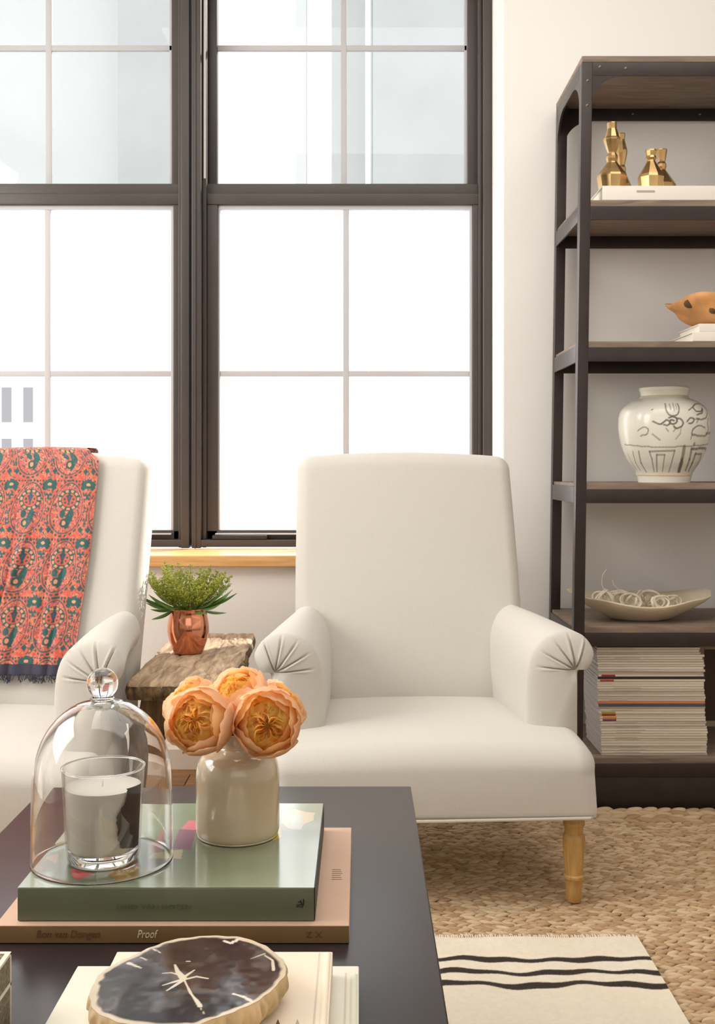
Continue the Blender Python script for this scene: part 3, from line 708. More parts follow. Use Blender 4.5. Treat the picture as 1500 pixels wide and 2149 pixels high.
M['benchedge'] = wood_mat('shaded_plank_edge', (62, 44, 24), (132, 104, 66), 0.8, 6, (14, 14, 5), 0.6, bdist=0.004)  # dark end grain that also carries the shade on the plank's side
eo = B().add(ev_, ef_).build('plank_edge', M['benchedge'], bn, angle=2); eo['label'] = 'dark cracked edge of the plank with shade in its colour'
def leg_bar(p0, p1, w, d, name='leg', m='stoolleg'):
    p0, p1 = Vector(p0), Vector(p1); bb_ = B(); n = 10; vs = []; fs = []
    for i in range(n + 1):
        c = p0.lerp(p1, i / n); j = 1 + 0.05 * noise.noise(Vector((c.x * 9, c.y * 9, c.z * 25)))
        k = 0
        for (a, e) in ((-1, -.8), (-.8, -1), (.8, -1), (1, -.8), (1, .8), (.8, 1), (-.8, 1), (-1, .8)): vs.append((c.x + a * w * j, c.y + e * d * j, c.z))
    for i in range(n):
        for k in range(8): l = (k + 1) % 8; fs.append((i * 8 + k, i * 8 + l, (i + 1) * 8 + l, (i + 1) * 8 + k))
    fs += [tuple(range(8)), tuple(n * 8 + k for k in range(8))]
    return bb_.add(vs, fs).build(name, M[m], bn, angle=0.8)
zf = ZJ + 0.001
leg_bar((-0.495, K * 2.97, ZS - 0.04), (-0.560, K * 2.90, zf), 0.021, 0.024)
leg_bar((-0.345, K * 2.97, ZS - 0.04), (-0.290, K * 2.90, zf), 0.021, 0.024)
# the far legs stand on the rug's edge strip
leg_bar((-0.505, K * 3.30, ZS - 0.04), (-0.585, K * 3.36, zf), 0.020, 0.022)
leg_bar((-0.345, K * 3.30, ZS - 0.04), (-0.270, K * 3.36, zf), 0.020, 0.022)
B().box((-0.555, K * 3.335 - 0.012, 0.225), (-0.305, K * 3.335 + 0.012, 0.262), 0.004).build('stretcher', M['stoolleg'], bn)

mx_, my_ = -0.4515, K * 3.26
mug = thing('copper_mug', 'polished copper cup holding green sprigs on the rustic bench', 'cup', (mx_, my_, ZS + 0.0015))
prof = [(0, 0), (0.036, 0), (0.0385, 0.002), (0.0405, 0.008), (0.050, 0.034), (0.0545, 0.056), (0.0545, 0.072), (0.051, 0.092), (0.0465, 0.113), (0.0475, 0.115), (0.0465, 0.117), (0.0450, 0.115), (0.0495, 0.090), (0.0530, 0.070), (0.053, 0.056), (0.0485, 0.034), (0.038, 0.006), (0, 0.005)]
B().lathe(prof, (mx_, my_, ZS + 0.0015), 64).build('body', M['copper'], mug, angle=0.9)
B().lathe([(0.0462, 0.1145), (0.0485, 0.1155), (0.0485, 0.1175), (0.0462, 0.1185)], (mx_, my_, ZS + 0.0015), 64, closed=True).build('rim', M['copper'], mug)
gr = thing('green_sprigs', 'bushy lime green flowering sprigs in the copper cup', 'plant', (mx_, my_, ZS + 0.02))
rg = random.Random(11)
octa = [(1, 0, 0), (-1, 0, 0), (0, 1, 0), (0, -1, 0), (0, 0, 1), (0, 0, -1)]; octf = [(0, 2, 4), (2, 1, 4), (1, 3, 4), (3, 0, 4), (2, 0, 5), (1, 2, 5), (3, 1, 5), (0, 3, 5)]
ztop = ZS + 0.117
for i in range(44):
    a = 2 * PI * i / 44 * 17; sp = (0.25 + 0.75 * math.sqrt((i + 0.5) / 44)); ex = 0.122 * sp * math.cos(a); ey = 0.065 * sp * math.sin(a)
    hgt = (0.122 - 0.045 * sp ** 2) * (0.62 + 0.5 * rg.random())
    p0 = Vector((mx_ + ex * 0.1, my_ + ey * 0.1, ZS + 0.04)); p1 = Vector((mx_ + ex * 0.30, my_ + ey * 0.35, ztop)); p2 = Vector((mx_ + ex * 0.75, my_ + ey * 0.8, ztop + hgt * 0.55)); p3 = Vector((mx_ + ex * 1.0, my_ + ey, ztop + hgt))
    pts = [Vector(p) for p in catmull([tuple(p0), tuple(p1), tuple(p2), tuple(p3)], 14)]
    st = B().tube(pts, [0.0014 - 0.00007 * k for k in range(14)], 5).build('sprig', M['sprigstem'], gr)
    bb_ = B()
    for k in range(5, 14):
        c = pts[k]
        spread = 0.027 * (1 - (k - 5) / 10.5)
        for q in range(4 if k < 12 else 2):
            an = rg.random() * 2 * PI; dv = Vector((math.cos(an), math.sin(an), 0.7 + 0.5 * rg.random())).normalized()
            tip = c + dv * spread * (0.7 + 0.6 * rg.random())
            bb_.tube([c, tip], 0.0004, 3, cap=False)
            for w in range(6):
                e = c.lerp(tip, 0.3 + 0.7 * w / 5) + Vector([(rg.random() - 0.5) * 0.006 for _ in range(3)]); r = 0.0012 + 0.0009 * rg.random()
                bb_.add([(e.x + x * r, e.y + y * r, e.z + z * r * 1.2) for x, y, z in octa], octf)
    bd = bb_.build('buds', M['bud'], st, smooth=False); bd['kind'] = 'stuff'
def leaf_b(base, tip, w, up):
    base, tip, up = Vector(base), Vector(tip), Vector(up); ax = tip - base; side = ax.cross(up).normalized(); n = ax.cross(side).normalized()
    def fn(u, v):
        ww = w * math.sin(PI * min(1, v * 0.93 + 0.04)) ** 0.9; s = 2 * u - 1
        return base + ax * v + side * s * ww - n * (0.16 * ax.length * math.sin(PI * v) * -0.5) + n * (abs(s) * ww * 0.35)
    return B().grid(fn, 4, 9)
for i in range(11):
    a = 2 * PI * i / 11 + rg.random() * 0.3; l = 0.05 + 0.045 * rg.random(); dz = rg.choice([0.045, 0.02, 0.005, -0.012, -0.03]) if i % 2 else 0.03
    bs = Vector((mx_ + 0.030 * math.cos(a), my_ + 0.030 * math.sin(a), ztop + 0.002)); tp = bs + Vector((l * math.cos(a) * 1.15, l * math.sin(a) * 0.8, dz + 0.008))
    leaf_b(bs, tp, 0.0062, (0, -0.9, 1)).build('leaf', M['leaf'], gr, angle=3)
for (px, py) in ((318, 1300), (306, 1265), (312, 1248), (488, 1237), (482, 1222), (462, 1268), (455, 1250), (340, 1268)):
    tp = W(px, py, 3.2); bs = Vector((mx_ + (0.03 if px > 396 else -0.03), my_ - 0.02, ztop + 0.004)); leaf_b(bs, tp, 0.0062, (0, -0.9, 1)).build('leaf', M['leaf'], gr, angle=3)

# ================================================================ BLACK METAL SHELF
SX0, SX1 = 0.597, 0.597 + 1.12; SF, SB = K * 3.42, K * 3.872; PW, PD = 0.0295, 0.034
def lx(z): return 0.0144 * (z - 0.95)
ZB = [2.085, 1.687, 1.297, 0.905, 0.509, 0.148]
sh = thing('etagere_shelf', 'tall dark metal and wood etagere against the wall right of the window', 'shelf', (SX0 + 0.5, (SF + SB) / 2, 0))
def lean(b): b.v = [(x + lx(z), y, z) for x, y, z in b.v]; return b
def spart(b, name, m, **kw): return lean(b).build(name, M[m], sh, **kw)
for x in (SX0, SX1 - PW):
    for y in (SF, SB - PD): spart(B().box((x, y, 0.0), (x + PW, y + PD, ZB[0] - 0.017), 0.0015), 'post', 'steel')
for i, z in enumerate(ZB):
    spart(B().box((SX0 if i == 0 else SX0 + 0.002, SF + (0.0 if i in (0,) else 0.003), z - 0.017), (SX1, SB, z), 0.0015) if i == 0 else
          B().box((SX0 + 0.004, SF + 0.001 if i else SF, z - 0.017), (SX1 - 0.004, SB - 0.001, z), 0.001), 'shelf_board', 'shelfwood')
    zr0, zr1 = z - 0.055, z - 0.0172
    spart(B().box((SX0 + PW, SF, zr0), (SX1 - PW, SF + 0.006, zr1), 0.001), 'rail', 'steel'); spart(B().box((SX0 + PW, SB - 0.006, zr0), (SX1 - PW, SB, zr1), 0.001), 'rail', 'steel')
    for x in (SX0, SX1 - 0.006): spart(B().box((x, SF + PD, zr0), (x + 0.006, SB - PD, zr1 + 0.008), 0.001), 'rail', 'steel')
for y in (SF + 0.002, SB - 0.01): spart(B().box((SX0 + PW, y, 0.004), (SX1 - PW, y + 0.006, ZB[5] - 0.055), 0.001), 'shade_panel', 'steel')  # added panels stand in for the deep shade under the bottom shelf
# curved corner plates under the top
zr = ZB[0] - 0.055
def gus(sx, sy):
    arc = [(1 - math.sin(PI / 2 * k / 12), 1 - math.cos(PI / 2 * k / 12)) for k in range(13)]
    return arc
for (xa, sg) in ((SX0 + PW, 1), (SX1 - PW, -1)):
    for y in (SF, SB - 0.006):
        R1, R2 = 0.086, 0.072
        poly = [(xa, zr)] + [(xa + sg * R1 * (1 - math.sin(PI / 2 * k / 12)), zr - R2 * (1 - math.cos(PI / 2 * k / 12))) for k in range(13)]
        spart(B().prism(poly, 1, y + 0.0003, y + 0.006), 'corner_plate', 'steel', smooth=False)
for x in (SX0, SX1 - 0.006):
    for (ya, sg) in ((SF + PD, 1), (SB - PD, -1)):
        R1, R2 = 0.10, 0.075
        poly = [(ya, zr)] + [(ya + sg * R1 * (1 - math.sin(PI / 2 * k / 12)), zr - R2 * (1 - math.cos(PI / 2 * k / 12))) for k in range(13)]
        spart(B().prism(poly, 0, x, x + 0.006), 'corner_plate', 'steel', smooth=False)
for (px, py) in ((1259, 140), (1313, 143), (1233, 169), (1232, 221)):
    p = W(px, py, 3.42); B().lathe([(0, -0.0028), (0.0028, -0.0022), (0.0042, 0.0)], (0, 0, 0), 12)
    rb_ = B().lathe([(0.0001, 0.0026), (0.0028, 0.0018), (0.0042, 0.0)], (0, 0, 0), 12); rb_.v = [(p.x + x, SF - z, p.z + y) for x, y, z in rb_.v]; rb_.build('rivet', M['rivet'], sh)
for (px, py) in ((1327, 239), (1468, 240)):
    p = W(px, py, 3.868); rb_ = B().lathe([(0.0001, 0.0026), (0.0028, 0.0018), (0.0042, 0.0)], (0, 0, 0), 12); rb_.v = [(p.x + x, SB - 0.006 - z, p.z + y) for x, y, z in rb_.v]; rb_.build('rivet', M['rivet'], sh)

# books on the shelf --------------------------------------------------------
def book(name, x0, x1, y0, y1, z0, z1, cover, label, spine='front', rz=0.0, group=None, page='page', ct=0.0028, cat='book', covers=None):
    cx, cy = (x0 + x1) / 2, (y0 + y1) / 2
    t = thing(name, label, cat, (cx, cy, z0), rz, group); hx, hy, h = (x1 - x0) / 2, (y1 - y0) / 2, z1 - z0
    def bx(nm, a, c, m, bev=0.0008): return B().box(a, c, bev).build(nm, M[m] if isinstance(m, str) else m, t, world=False)
    bx('back_cover', (-hx, -hy, 0), (hx, hy, ct), cover); bx('front_cover', (-hx, -hy, h - ct), (hx, hy, h), cover)
    e = 0.004
    if spine == 'front': bx('spine', (-hx, -hy - 0.0005, 0.0002), (hx, -hy + ct, h - 0.0002), cover); bx('pages', (-hx + e, -hy + ct, ct), (hx - e, hy - e, h - ct), page)
    elif spine == 'right': bx('spine', (hx - ct, -hy, 0.0002), (hx + 0.0005, hy, h - 0.0002), cover); bx('pages', (-hx + e, -hy + e, ct), (hx - ct, hy - e, h - ct), page)
    return t
P0 = W(1263, 418, 3.425)
wb = book('white_book', P0.x + 0.001, P0.x + 0.37, SF + 0.004, SF + 0.20, ZB[1] + 0.0005, ZB[1] + 0.0405, 'whitebook', 'white coffee table book under the brass candlesticks')
B().box((0.0 - 0.09, -0.0995, 0.022), (-0.04, -0.0985, 0.027)).build('spine_print', M['greybar'], wb, world=False, smooth=False)
wb2 = book('white_book', W(1466, 697, 3.43).x, 1.50, SF + 0.006, SF + 0.205, ZB[2] + 0.0275, ZB[2] + 0.0495, 'whitebook', 'upper white book under the root wood bowl')
wb3 = book('white_book', W(1452, 717, 3.43).x, 1.52, SF + 0.004, SF + 0.215, ZB[2] + 0.0005, ZB[2] + 0.027, 'whitebook', 'lower white book lying directly on the third shelf')
for w_, zq in ((wb2, 0.01),): pass

# brass candlesticks ----------------------------------------------------------
def candlestick(label, px, D, prof, ph):
    c = W(px, 0, D); z0 = ZB[1] + 0.041
    t = thing('candlestick', label, 'candlestick', (c.x, c.y, z0), 0, 'faceted brass candlesticks')
    k = next(i for i, p in enumerate(prof) if p[1] > 0.045)
    B().lathe([(0.0001, 0)] + prof[:k + 1] + [(0.0001, prof[k][1])], (0, 0, 0), 9, ph=ph).build('base', M['brass'], t, world=False, smooth=False)
    B().lathe([(0.0001, prof[k][1])] + prof[k:] + [(prof[-1][0] * 0.75, prof[-1][1]), (prof[-1][0] * 0.7, prof[-1][1] - 0.012), (0.0001, prof[-1][1] - 0.012)], (0, 0, 0), 9, ph=ph).build('stem', M['brass'], t, world=False, smooth=False)
tall = [(.036,0),(.0425,.040),(.041,.046),(.015,.080),(.014,.083),(.0165,.092),(.0165,.099),(.012,.107),(.0125,.110),(.024,.143),(.0245,.149),(.021,.152),(.0145,.173),(.0135,.176),(.0142,.192),(.0138,.194)]
candlestick('tallest faceted brass candlestick at the front of the left pair', 1284, 3.50, tall, 0.2)
t2 = [(.036,0),(.027,.046),(.012,.080),(.0125,.088),(.012,.096),(.009,.103),(.0165,.138),(.0165,.146),(.010,.172),(.009,.178),(.0105,.194),(.010,.196)]
candlestick('slim faceted brass candlestick half hidden behind the tallest one', 1304, 3.62, t2, 0.5)
t3 = [(.033,0),(.0370,.038),(.0340,.046),(.012,.084),(.0115,.088),(.0155,.094),(.0135,.100),(.0165,.113),(.0160,.117)]
candlestick('short wide faceted brass candlestick at the front of the right pair', 1366, 3.50, t3, 0.1)
t4 = [(.050,0),(.040,.046),(.012,.088),(.011,.091),(.0135,.098),(.0135,.106),(.010,.113),(.0115,.118),(.0160,.146),(.0155,.149)]
candlestick('short cone footed brass candlestick behind the wide one', 1388, 3.62, t4, 0.4)

# root wood bowl ---------------------------------------------------------------
c = W(1530, 0, 3.58); zb = ZB[2] + 0.050
t = thing('root_bowl', 'carved honey coloured root wood bowl on white books', 'bowl', (c.x, SF + 0.115, zb))
def bowl_pt(a, v, inner):
    r = 0.072 + 0.106 * v ** 0.42; r *= 1 + 0.02 * math.sin(3 * a + 1) + 0.030 * math.sin(7 * a)
    z = 0.004 + (0.074 + 0.010 * math.sin(a * 2 + 1.0) + 0.006 * math.sin(5 * a) - 0.018 * math.exp(-((a - PI) / 0.4) ** 2)) * v
    r *= 1 + 0.05 * v * math.exp(-((a - PI) / 0.3) ** 2)
    nz = 1 + 0.05 * noise.noise(Vector((math.cos(a) * 3, math.sin(a) * 3, v * 3)))
    if inner: r = max(0.01, r - 0.011); z += 0.006 * (1 - v) + 0.0
    return (r * nz * math.cos(a), 0.80 * r * nz * math.sin(a), z)
na, nvv = 72, 12; vs = []; fs = []
rings = [[bowl_pt(2 * PI * k / na, v / nvv, False) for k in range(na)] for v in range(nvv + 1)] + [[bowl_pt(2 * PI * k / na, v / nvv, True) for k in range(na)] for v in range(nvv, -1, -1)]
rings = [[(0.0001 * math.cos(2 * PI * k / na), 0.0001 * math.sin(2 * PI * k / na), 0.004) for k in range(na)]] + rings + [[(0.0001 * math.cos(2 * PI * k / na), 0.0001 * math.sin(2 * PI * k / na), 0.012) for k in range(na)]]
for r_ in rings: vs += r_
for i in range(len(rings) - 1):
    for k in range(na): l = (k + 1) % na; fs.append((i * na + k, i * na + l, (i + 1) * na + l, (i + 1) * na + k))
B().add(vs, fs).build('carved_body', M['rootwood'], t, world=False, angle=1.2)
kb = B()
for (a, v, s) in ((PI + 0.55, 0.72, 0.016), (PI + 0.95, 0.42, 0.013), (PI + 1.25, 0.75, 0.018)):
    kb = B(); p = bowl_pt(a, v, False); kb.lathe([(0.0001, 0.004), (s * 0.6, 0.003), (s, 0.0)], (0, 0, 0), 10)
    for q in range(len(kb.v) - 30, len(kb.v)):
        x, y, z = kb.v[q]; kb.v[q] = (p[0] + x, p[1] - z + 0.001, p[2] + y * 0.8)
    kb.build('knot', M['rootdark'], t, world=False)

# painted jar -------------------------------------------------------------------
c = W(1393, 1015, 3.62)
jar = thing('ceramic_jar', 'large crackled white jar with grey brush painted motifs on the fourth shelf', 'vase', (c.x, c.y, ZB[3] + 0.0005))
s_ = 3.62 / 2600
jp = [(53, 1015), (55, 1003), (56, 998), (61, 988), (72, 972), (82, 952), (89, 930), (93, 908), (94, 890), (92, 873), (86, 860), (72, 848), (60, 842), (50, 838), (48, 834), (48.5, 826), (51, 819), (50, 815.5), (46, 815), (44.5, 820)]
jp2 = [(p.x, p.y) for p in catmull([(r * s_, (1013.5 - y) * s_) for r, y in jp], 240)]
nth = 420; A = np.ones((240, nth, 3)) * np.array(lin((236, 234, 220)))
A *= (0.93 + 0.1 * vnoise(240, nth, 40))[..., None]
z_all = np.array([p[1] for p in jp2]); inkc = lin((92, 90, 82))
def rowz(y): return float(np.argmin(np.abs(z_all - (1013.5 - y) * s_))) / 240
def colx(px, y):
    zz = (1013.5 - y) * s_; r = jp2[int(rowz(y) * 240)][0]; v = max(-0.985, min(0.985, (px - 1393) * s_ / r)); a = -PI / 2 + math.asin(v); return (a % (2 * PI)) / (2 * PI)
def js(pts, w=0.9, al=0.68):
    if len(pts) > 3: pts = [(p.x, p.y) for p in catmull([tuple(p) for p in pts], len(pts) * 5)]
    stroke(A, [(colx(x, y), rowz(y)) for x, y in pts], w, inkc, alpha=al, soft=0.9)
ZX, ZY = 1130, 560
def Zm(l): return [(ZX + x / 4.054, ZY + y / 4.054) for x, y in l]
for l, w in (([(990, 1185), (985, 1240), (1005, 1280), (1040, 1292), (1075, 1275), (1090, 1230), (1088, 1185)], 1.0), ([(1020, 1190), (1022, 1240)], 0.8), ([(1050, 1185), (1050, 1250)], 0.8), ([(1072, 1190), (1068, 1240)], 0.6),
             ([(880, 1335), (930, 1360), (960, 1345), (985, 1325), (1010, 1340), (1000, 1365), (960, 1365)], 1.1), ([(1000, 1310), (1030, 1298), (1060, 1310), (1065, 1340), (1035, 1360), (1010, 1345), (1020, 1325), (1045, 1330)], 1.2),
             ([(1065, 1310), (1100, 1320), (1118, 1350), (1100, 1380), (1060, 1392), (1040, 1375)], 1.1), ([(1150, 1340), (1180, 1310), (1215, 1315), (1200, 1345), (1165, 1355)], 1.1), ([(1225, 1320), (1260, 1318), (1240, 1345)], 0.9),
             ([(1170, 1245), (1215, 1215), (1250, 1190), (1310, 1185), (1350, 1215), (1362, 1260), (1340, 1300), (1290, 1318), (1240, 1310)], 1.1), ([(1215, 1215), (1240, 1250), (1290, 1250), (1310, 1225), (1300, 1260), (1245, 1280)], 1.3), ([(1350, 1195), (1400, 1200), (1430, 1230)], 1.4),
             ([(1370, 1300), (1360, 1350), (1370, 1400), (1340, 1450), (1260, 1450), (1200, 1440), (1215, 1390), (1270, 1370), (1330, 1385)], 1.0), ([(1345, 1430), (1410, 1422)], 1.5), ([(1190, 1480), (1200, 1440)], 0.8),
             ([(980, 1390), (1000, 1420)], 0.8), ([(1060, 1395), (1040, 1420)], 0.8), ([(780, 1410), (820, 1380), (850, 1400), (840, 1440), (800, 1450)], 0.7), ([(880, 1440), (940, 1490)], 0.8), ([(1100, 1400), (1095, 1440), (1060, 1480)], 0.6),
             ([(715, 1520), (830, 1540), (980, 1545), (1120, 1540), (1300, 1530), (1430, 1510)], 0.7),
             ([(870, 1580), (1060, 1578), (1040, 1755)], 1.1), ([(870, 1580), (895, 1640), (930, 1750)], 1.1), ([(925, 1610), (985, 1610), (990, 1750)], 1.0), ([(925, 1610), (950, 1750)], 1.3),
             ([(1205, 1560), (1375, 1562), (1355, 1640), (1300, 1740)], 1.6), ([(1205, 1560), (1200, 1650), (1185, 1740)], 2.0), ([(1250, 1600), (1320, 1600), (1290, 1740)], 1.3), ([(1250, 1600), (1235, 1680), (1220, 1745)], 2.2),
             ([(1138, 1545), (1132, 1650), (1125, 1755)], 2.8), ([(1130, 1680), (1125, 1755)], 4.2), ([(765, 1580), (800, 1680), (840, 1740)], 1.0), ([(800, 1580), (830, 1680), (880, 1755)], 1.4), ([(725, 1600), (770, 1700), (800, 1735)], 0.8), ([(1410, 1590), (1380, 1680), (1310, 1740)], 1.2), ([(1225, 1525), (1228, 1520)], 2.0), ([(880, 1240), (885, 1236)], 1.4)):
    js(Zm(l), w)
g = B()
vs = [(r * math.cos(2 * PI * k / nth), r * math.sin(2 * PI * k / nth), z) for r, z in jp2 for k in range(nth)]
fs = [(i * nth + k, i * nth + (k + 1) % nth, (i + 1) * nth + (k + 1) % nth, (i + 1) * nth + k) for i in range(239) for k in range(nth)]
g.add(vs, fs).build('painted_body', M['glaze'], jar, world=False, colors=A.reshape(-1, 3), angle=3)
r0 = jp2[-1][0]; B().lathe([(r0, jp2[-1][1]), (r0 - 0.002, 0.262), (0.10, 0.20), (0.08, 0.02), (0.0001, 0.01)], (0, 0, 0), 48).build('inner_wall', M['ceramic'], jar, world=False)
B().lathe([(0.0001, 0.0005), (jp2[0][0], 0.0005)], (0, 0, 0), 48).build('foot', M['ceramic'], jar, world=False)

# dish with dried vines -----------------------------------------------------------
c = W(1342, 0, 3.60); DZ = ZB[4] + 0.001
dish = thing('oval_dish', 'shallow oval cream dish with wavy rim on the fifth shelf', 'dish', (c.x, c.y, DZ))
na = 96; rp = [(0.0001, 0.004), (0.06, 0.0), (0.085, 0.0), (0.10, 0.006), (0.145, 0.028), (0.185, 0.050), (0.199, 0.062), (0.201, 0.066), (0.198, 0.067), (0.18, 0.055), (0.14, 0.034), (0.09, 0.012), (0.0001, 0.009)]
vs = []
for r, z in rp:
    for k in range(na):
        a = 2 * PI * k / na; w = (r / 0.2) ** 3; rr = r * (1 + 0.020 * w * math.sin(9 * a) + 0.03 * w * math.cos(2 * a)); vs.append((rr * math.cos(a), rr * 0.66 * math.sin(a), z + w * (0.012 * math.cos(2 * a) + 0.003 * math.sin(5 * a) + 0.006 * math.sin(a) + 0.002)))
fs = [(i * na + k, i * na + (k + 1) % na, (i + 1) * na + (k + 1) % na, (i + 1) * na + k) for i in range(len(rp) - 1) for k in range(na)]
B().add(vs, fs).build('bowl', M['ceramic'], dish, world=False, angle=1.5)
rg = random.Random(5)
vl = ['leftmost dried vine coil heaped high in the dish', 'second dried vine coil from the left, with a stray upright tendril', 'dried vine coil in the middle of the dish with dark hollow loop', 'dried vine coil right of the middle with flat broad loop', 'small dried vine coil near the right end of the heap', 'rightmost loose dried vine loop low in the dish']
for i, (px, rr, nn) in enumerate(((1268, 0.036, 6), (1296, 0.030, 5), (1322, 0.032, 6), (1356, 0.032, 6), (1384, 0.024, 5), (1408, 0.022, 3))):
    cc = W(px, 0, 3.56 + 0.05 * (i % 2)); z0 = DZ + 0.030
    t = thing('vine_coil', vl[i], 'dried vine', (cc.x, cc.y, z0), 0, 'dried vine coils in the dish')
    for q in range(nn):
        ph = rg.random() * 6; tl = (rg.random() - 0.5) * 1.3; r = rr * (0.6 + 0.5 * rg.random()); dx = (rg.random() - 0.5) * 0.02; dy = (rg.random() - 0.5) * 0.03; pts = []
        yaw = rg.uniform(-0.9, 0.9)
        for k in range(26):
            a = ph + k / 25 * 2 * PI * (0.95 + 0.35 * rg.random() * 0.2); rad = r * (1 - 0.25 * k / 25); x = rad * math.cos(a); z = rad * 0.8 * math.sin(a); y = 0.006 * math.sin(a * 2 + q) + 0.01 * k / 25
            pts.append((dx + x * math.cos(yaw) - y * math.sin(yaw), dy + x * math.sin(yaw) + y * math.cos(yaw), rr * 0.85 + z + 0.002 * tl))
        B().tube(pts, [0.0032 * (1 - 0.6 * abs(2 * k / 25 - 1) ** 3) + 0.0006 for k in range(26)], 7).build('tendril', M['vine'], t, world=False)
    if i in (0, 1):
        tip = [(0.0, 0, rr * 1.5), (-0.008, 0, rr * 1.5 + 0.02), (-0.006, 0, rr * 1.5 + 0.045), (0.006, 0, rr * 1.5 + 0.062)] if i == 0 else [(0.005, 0, rr * 1.5), (0.0, 0, rr * 1.5 + 0.01), (-0.012, 0, rr * 1.5 + 0.022), (-0.016, 0, rr * 1.5 + 0.036)]
        B().tube([tuple(p) for p in [Vector((a_, b_2, c_)) for a_, b_2, c_ in tip]], 0.0011, 5).build('tendril', M['vine'], t, world=False)

# magazines --------------------------------------------------------------------
def mcol(rgb):
    if rgb not in MAGCOL: MAGCOL[rgb] = mat('magazine_%d' % len(MAGCOL), rgb, 0.45)
    return MAGCOL[rgb]
z = ZB[5] + 0.0005; top_z = H - (1358 - 980) * 3.44 / 2600; N = 44; th = (top_z - z) / N
rg = random.Random(21); nb = 0
XL = W(1260, 0, 3.44).x
special = {15: ('orange', (206, 128, 92)), 14: None}
spec = {21: ((206, 124, 88), 'magazine with a full orange spine in the stack', None), 20: ((70, 84, 92), 'magazine with a dark slate blue spine under the orange one', None), 31: ((38, 34, 28), 'magazine with a black spine in the upper half of the stack', None),
        32: ((214, 204, 188), 'white spined magazine with a dark red tab just above the black one', (168, 24, 34)), 30: ((214, 204, 188), 'white spined magazine with a dull red tab just below the black one', (176, 50, 66)),
        17: ((216, 206, 188), 'white spined magazine with an olive green tab', (150, 152, 30)), 16: ((214, 204, 188), 'white spined magazine with a bright red tab under the green one', (186, 30, 36)),
        15: ((214, 204, 188), 'white spined magazine with an ochre orange tab', (208, 142, 44)), 14: ((214, 204, 188), 'white spined magazine with a purple tab, lowest of the coloured tabs', (118, 46, 88))}
for i in range(N):
    u = i / N; left = XL + 0.004 - 0.020 * u + 0.003 * (rg.random() - 0.5) + (0.004 if i > 30 else 0); right = W(1487, 0, 3.44).x - 0.012 * u ** 0.8 - 0.006 * rg.random() - (0.010 if i > 40 else 0)
    yf = SF + 0.016 + 0.004 * rg.random(); h = th * 0.90
    if i in spec: rgb, lab, tab = spec[i]; grp = None
    else:
        rgb = rg.choice([(214, 204, 190), (206, 196, 182), (220, 212, 196), (196, 184, 170), (216, 206, 186)]); tab = None
        grp = 'plain pale magazines above the black spine' if i > 32 else ('plain pale magazines between the black and orange spines' if i > 21 else 'plain pale magazines below the slate spine')
        lab = {'p': 'plain pale spined magazine in the stack '}['p'] + ('above the black spined one' if i > 32 else ('between the black and the orange spined ones' if i > 21 else 'below the slate blue spined one'))
    t = thing('magazine', lab, 'magazine', ((left + right) / 2, yf + 0.105, z), (rg.random() - 0.5) * 0.012, grp or 'stack of magazines on the bottom shelf')
    hx = (right - left) / 2
    B().box((-hx, -0.105, 0), (hx, -0.1, h), 0.0006).build('spine', mcol(rgb), t, world=False)
    B().box((-hx + 0.001, -0.1, 0.0002), (hx - 0.001, 0.105, h - 0.0002), 0.0006).build('pages', mcol((206, 204, 202)), t, world=False)
    if tab: B().box((-hx + 0.008, -0.1056, 0.0006), (-hx + 0.046, -0.1048, h - 0.0006)).build('tab', mcol(tab), t, world=False, smooth=False)
    elif rg.random() < 0.5:
        a = -hx + 0.03 + 0.02 * rg.random(); B().box((a, -0.1053, h * 0.35), (a + 0.05 + 0.03 * rg.random(), -0.1049, h * 0.6)).build('spine_print', mcol((172, 160, 146)), t, world=False, smooth=False)
    z += th
# framed panel leaning at the back of the bottom shelf
fx0, fx1, fz0, fz1, fy = W(1477, 0, 3.76).x, W(1477, 0, 3.76).x + 0.30, ZB[5] + 0.0005, H - 377 * 3.76 / 2600, SB - 0.045
M['frameedge'] = mat('frame_edge', (176, 158, 128), 0.5); M['framedark'] = mat('frame_panel', (70, 50, 30), 0.5, noise_scale=12, var=0.2)
t = thing('picture_frame', 'wooden picture frame standing behind the magazine stack', 'picture frame', ((fx0 + fx1) / 2, fy, fz0))
for a, c in (((fx0, fy, fz0), (fx0 + 0.018, fy + 0.018, fz1)), ((fx1 - 0.018, fy, fz0), (fx1, fy + 0.018, fz1)), ((fx0 + 0.018, fy, fz0), (fx1 - 0.018, fy + 0.018, fz0 + 0.018)), ((fx0 + 0.018, fy, fz1 - 0.018), (fx1 - 0.018, fy + 0.018, fz1))):
    B().box(a, c, 0.002).build('frame_rail', M['frameedge'], t)
B().box((fx0 + 0.016, fy + 0.006, fz0 + 0.016), (fx1 - 0.016, fy + 0.012, fz1 - 0.016)).build('panel', M['framedark'], t, smooth=False)

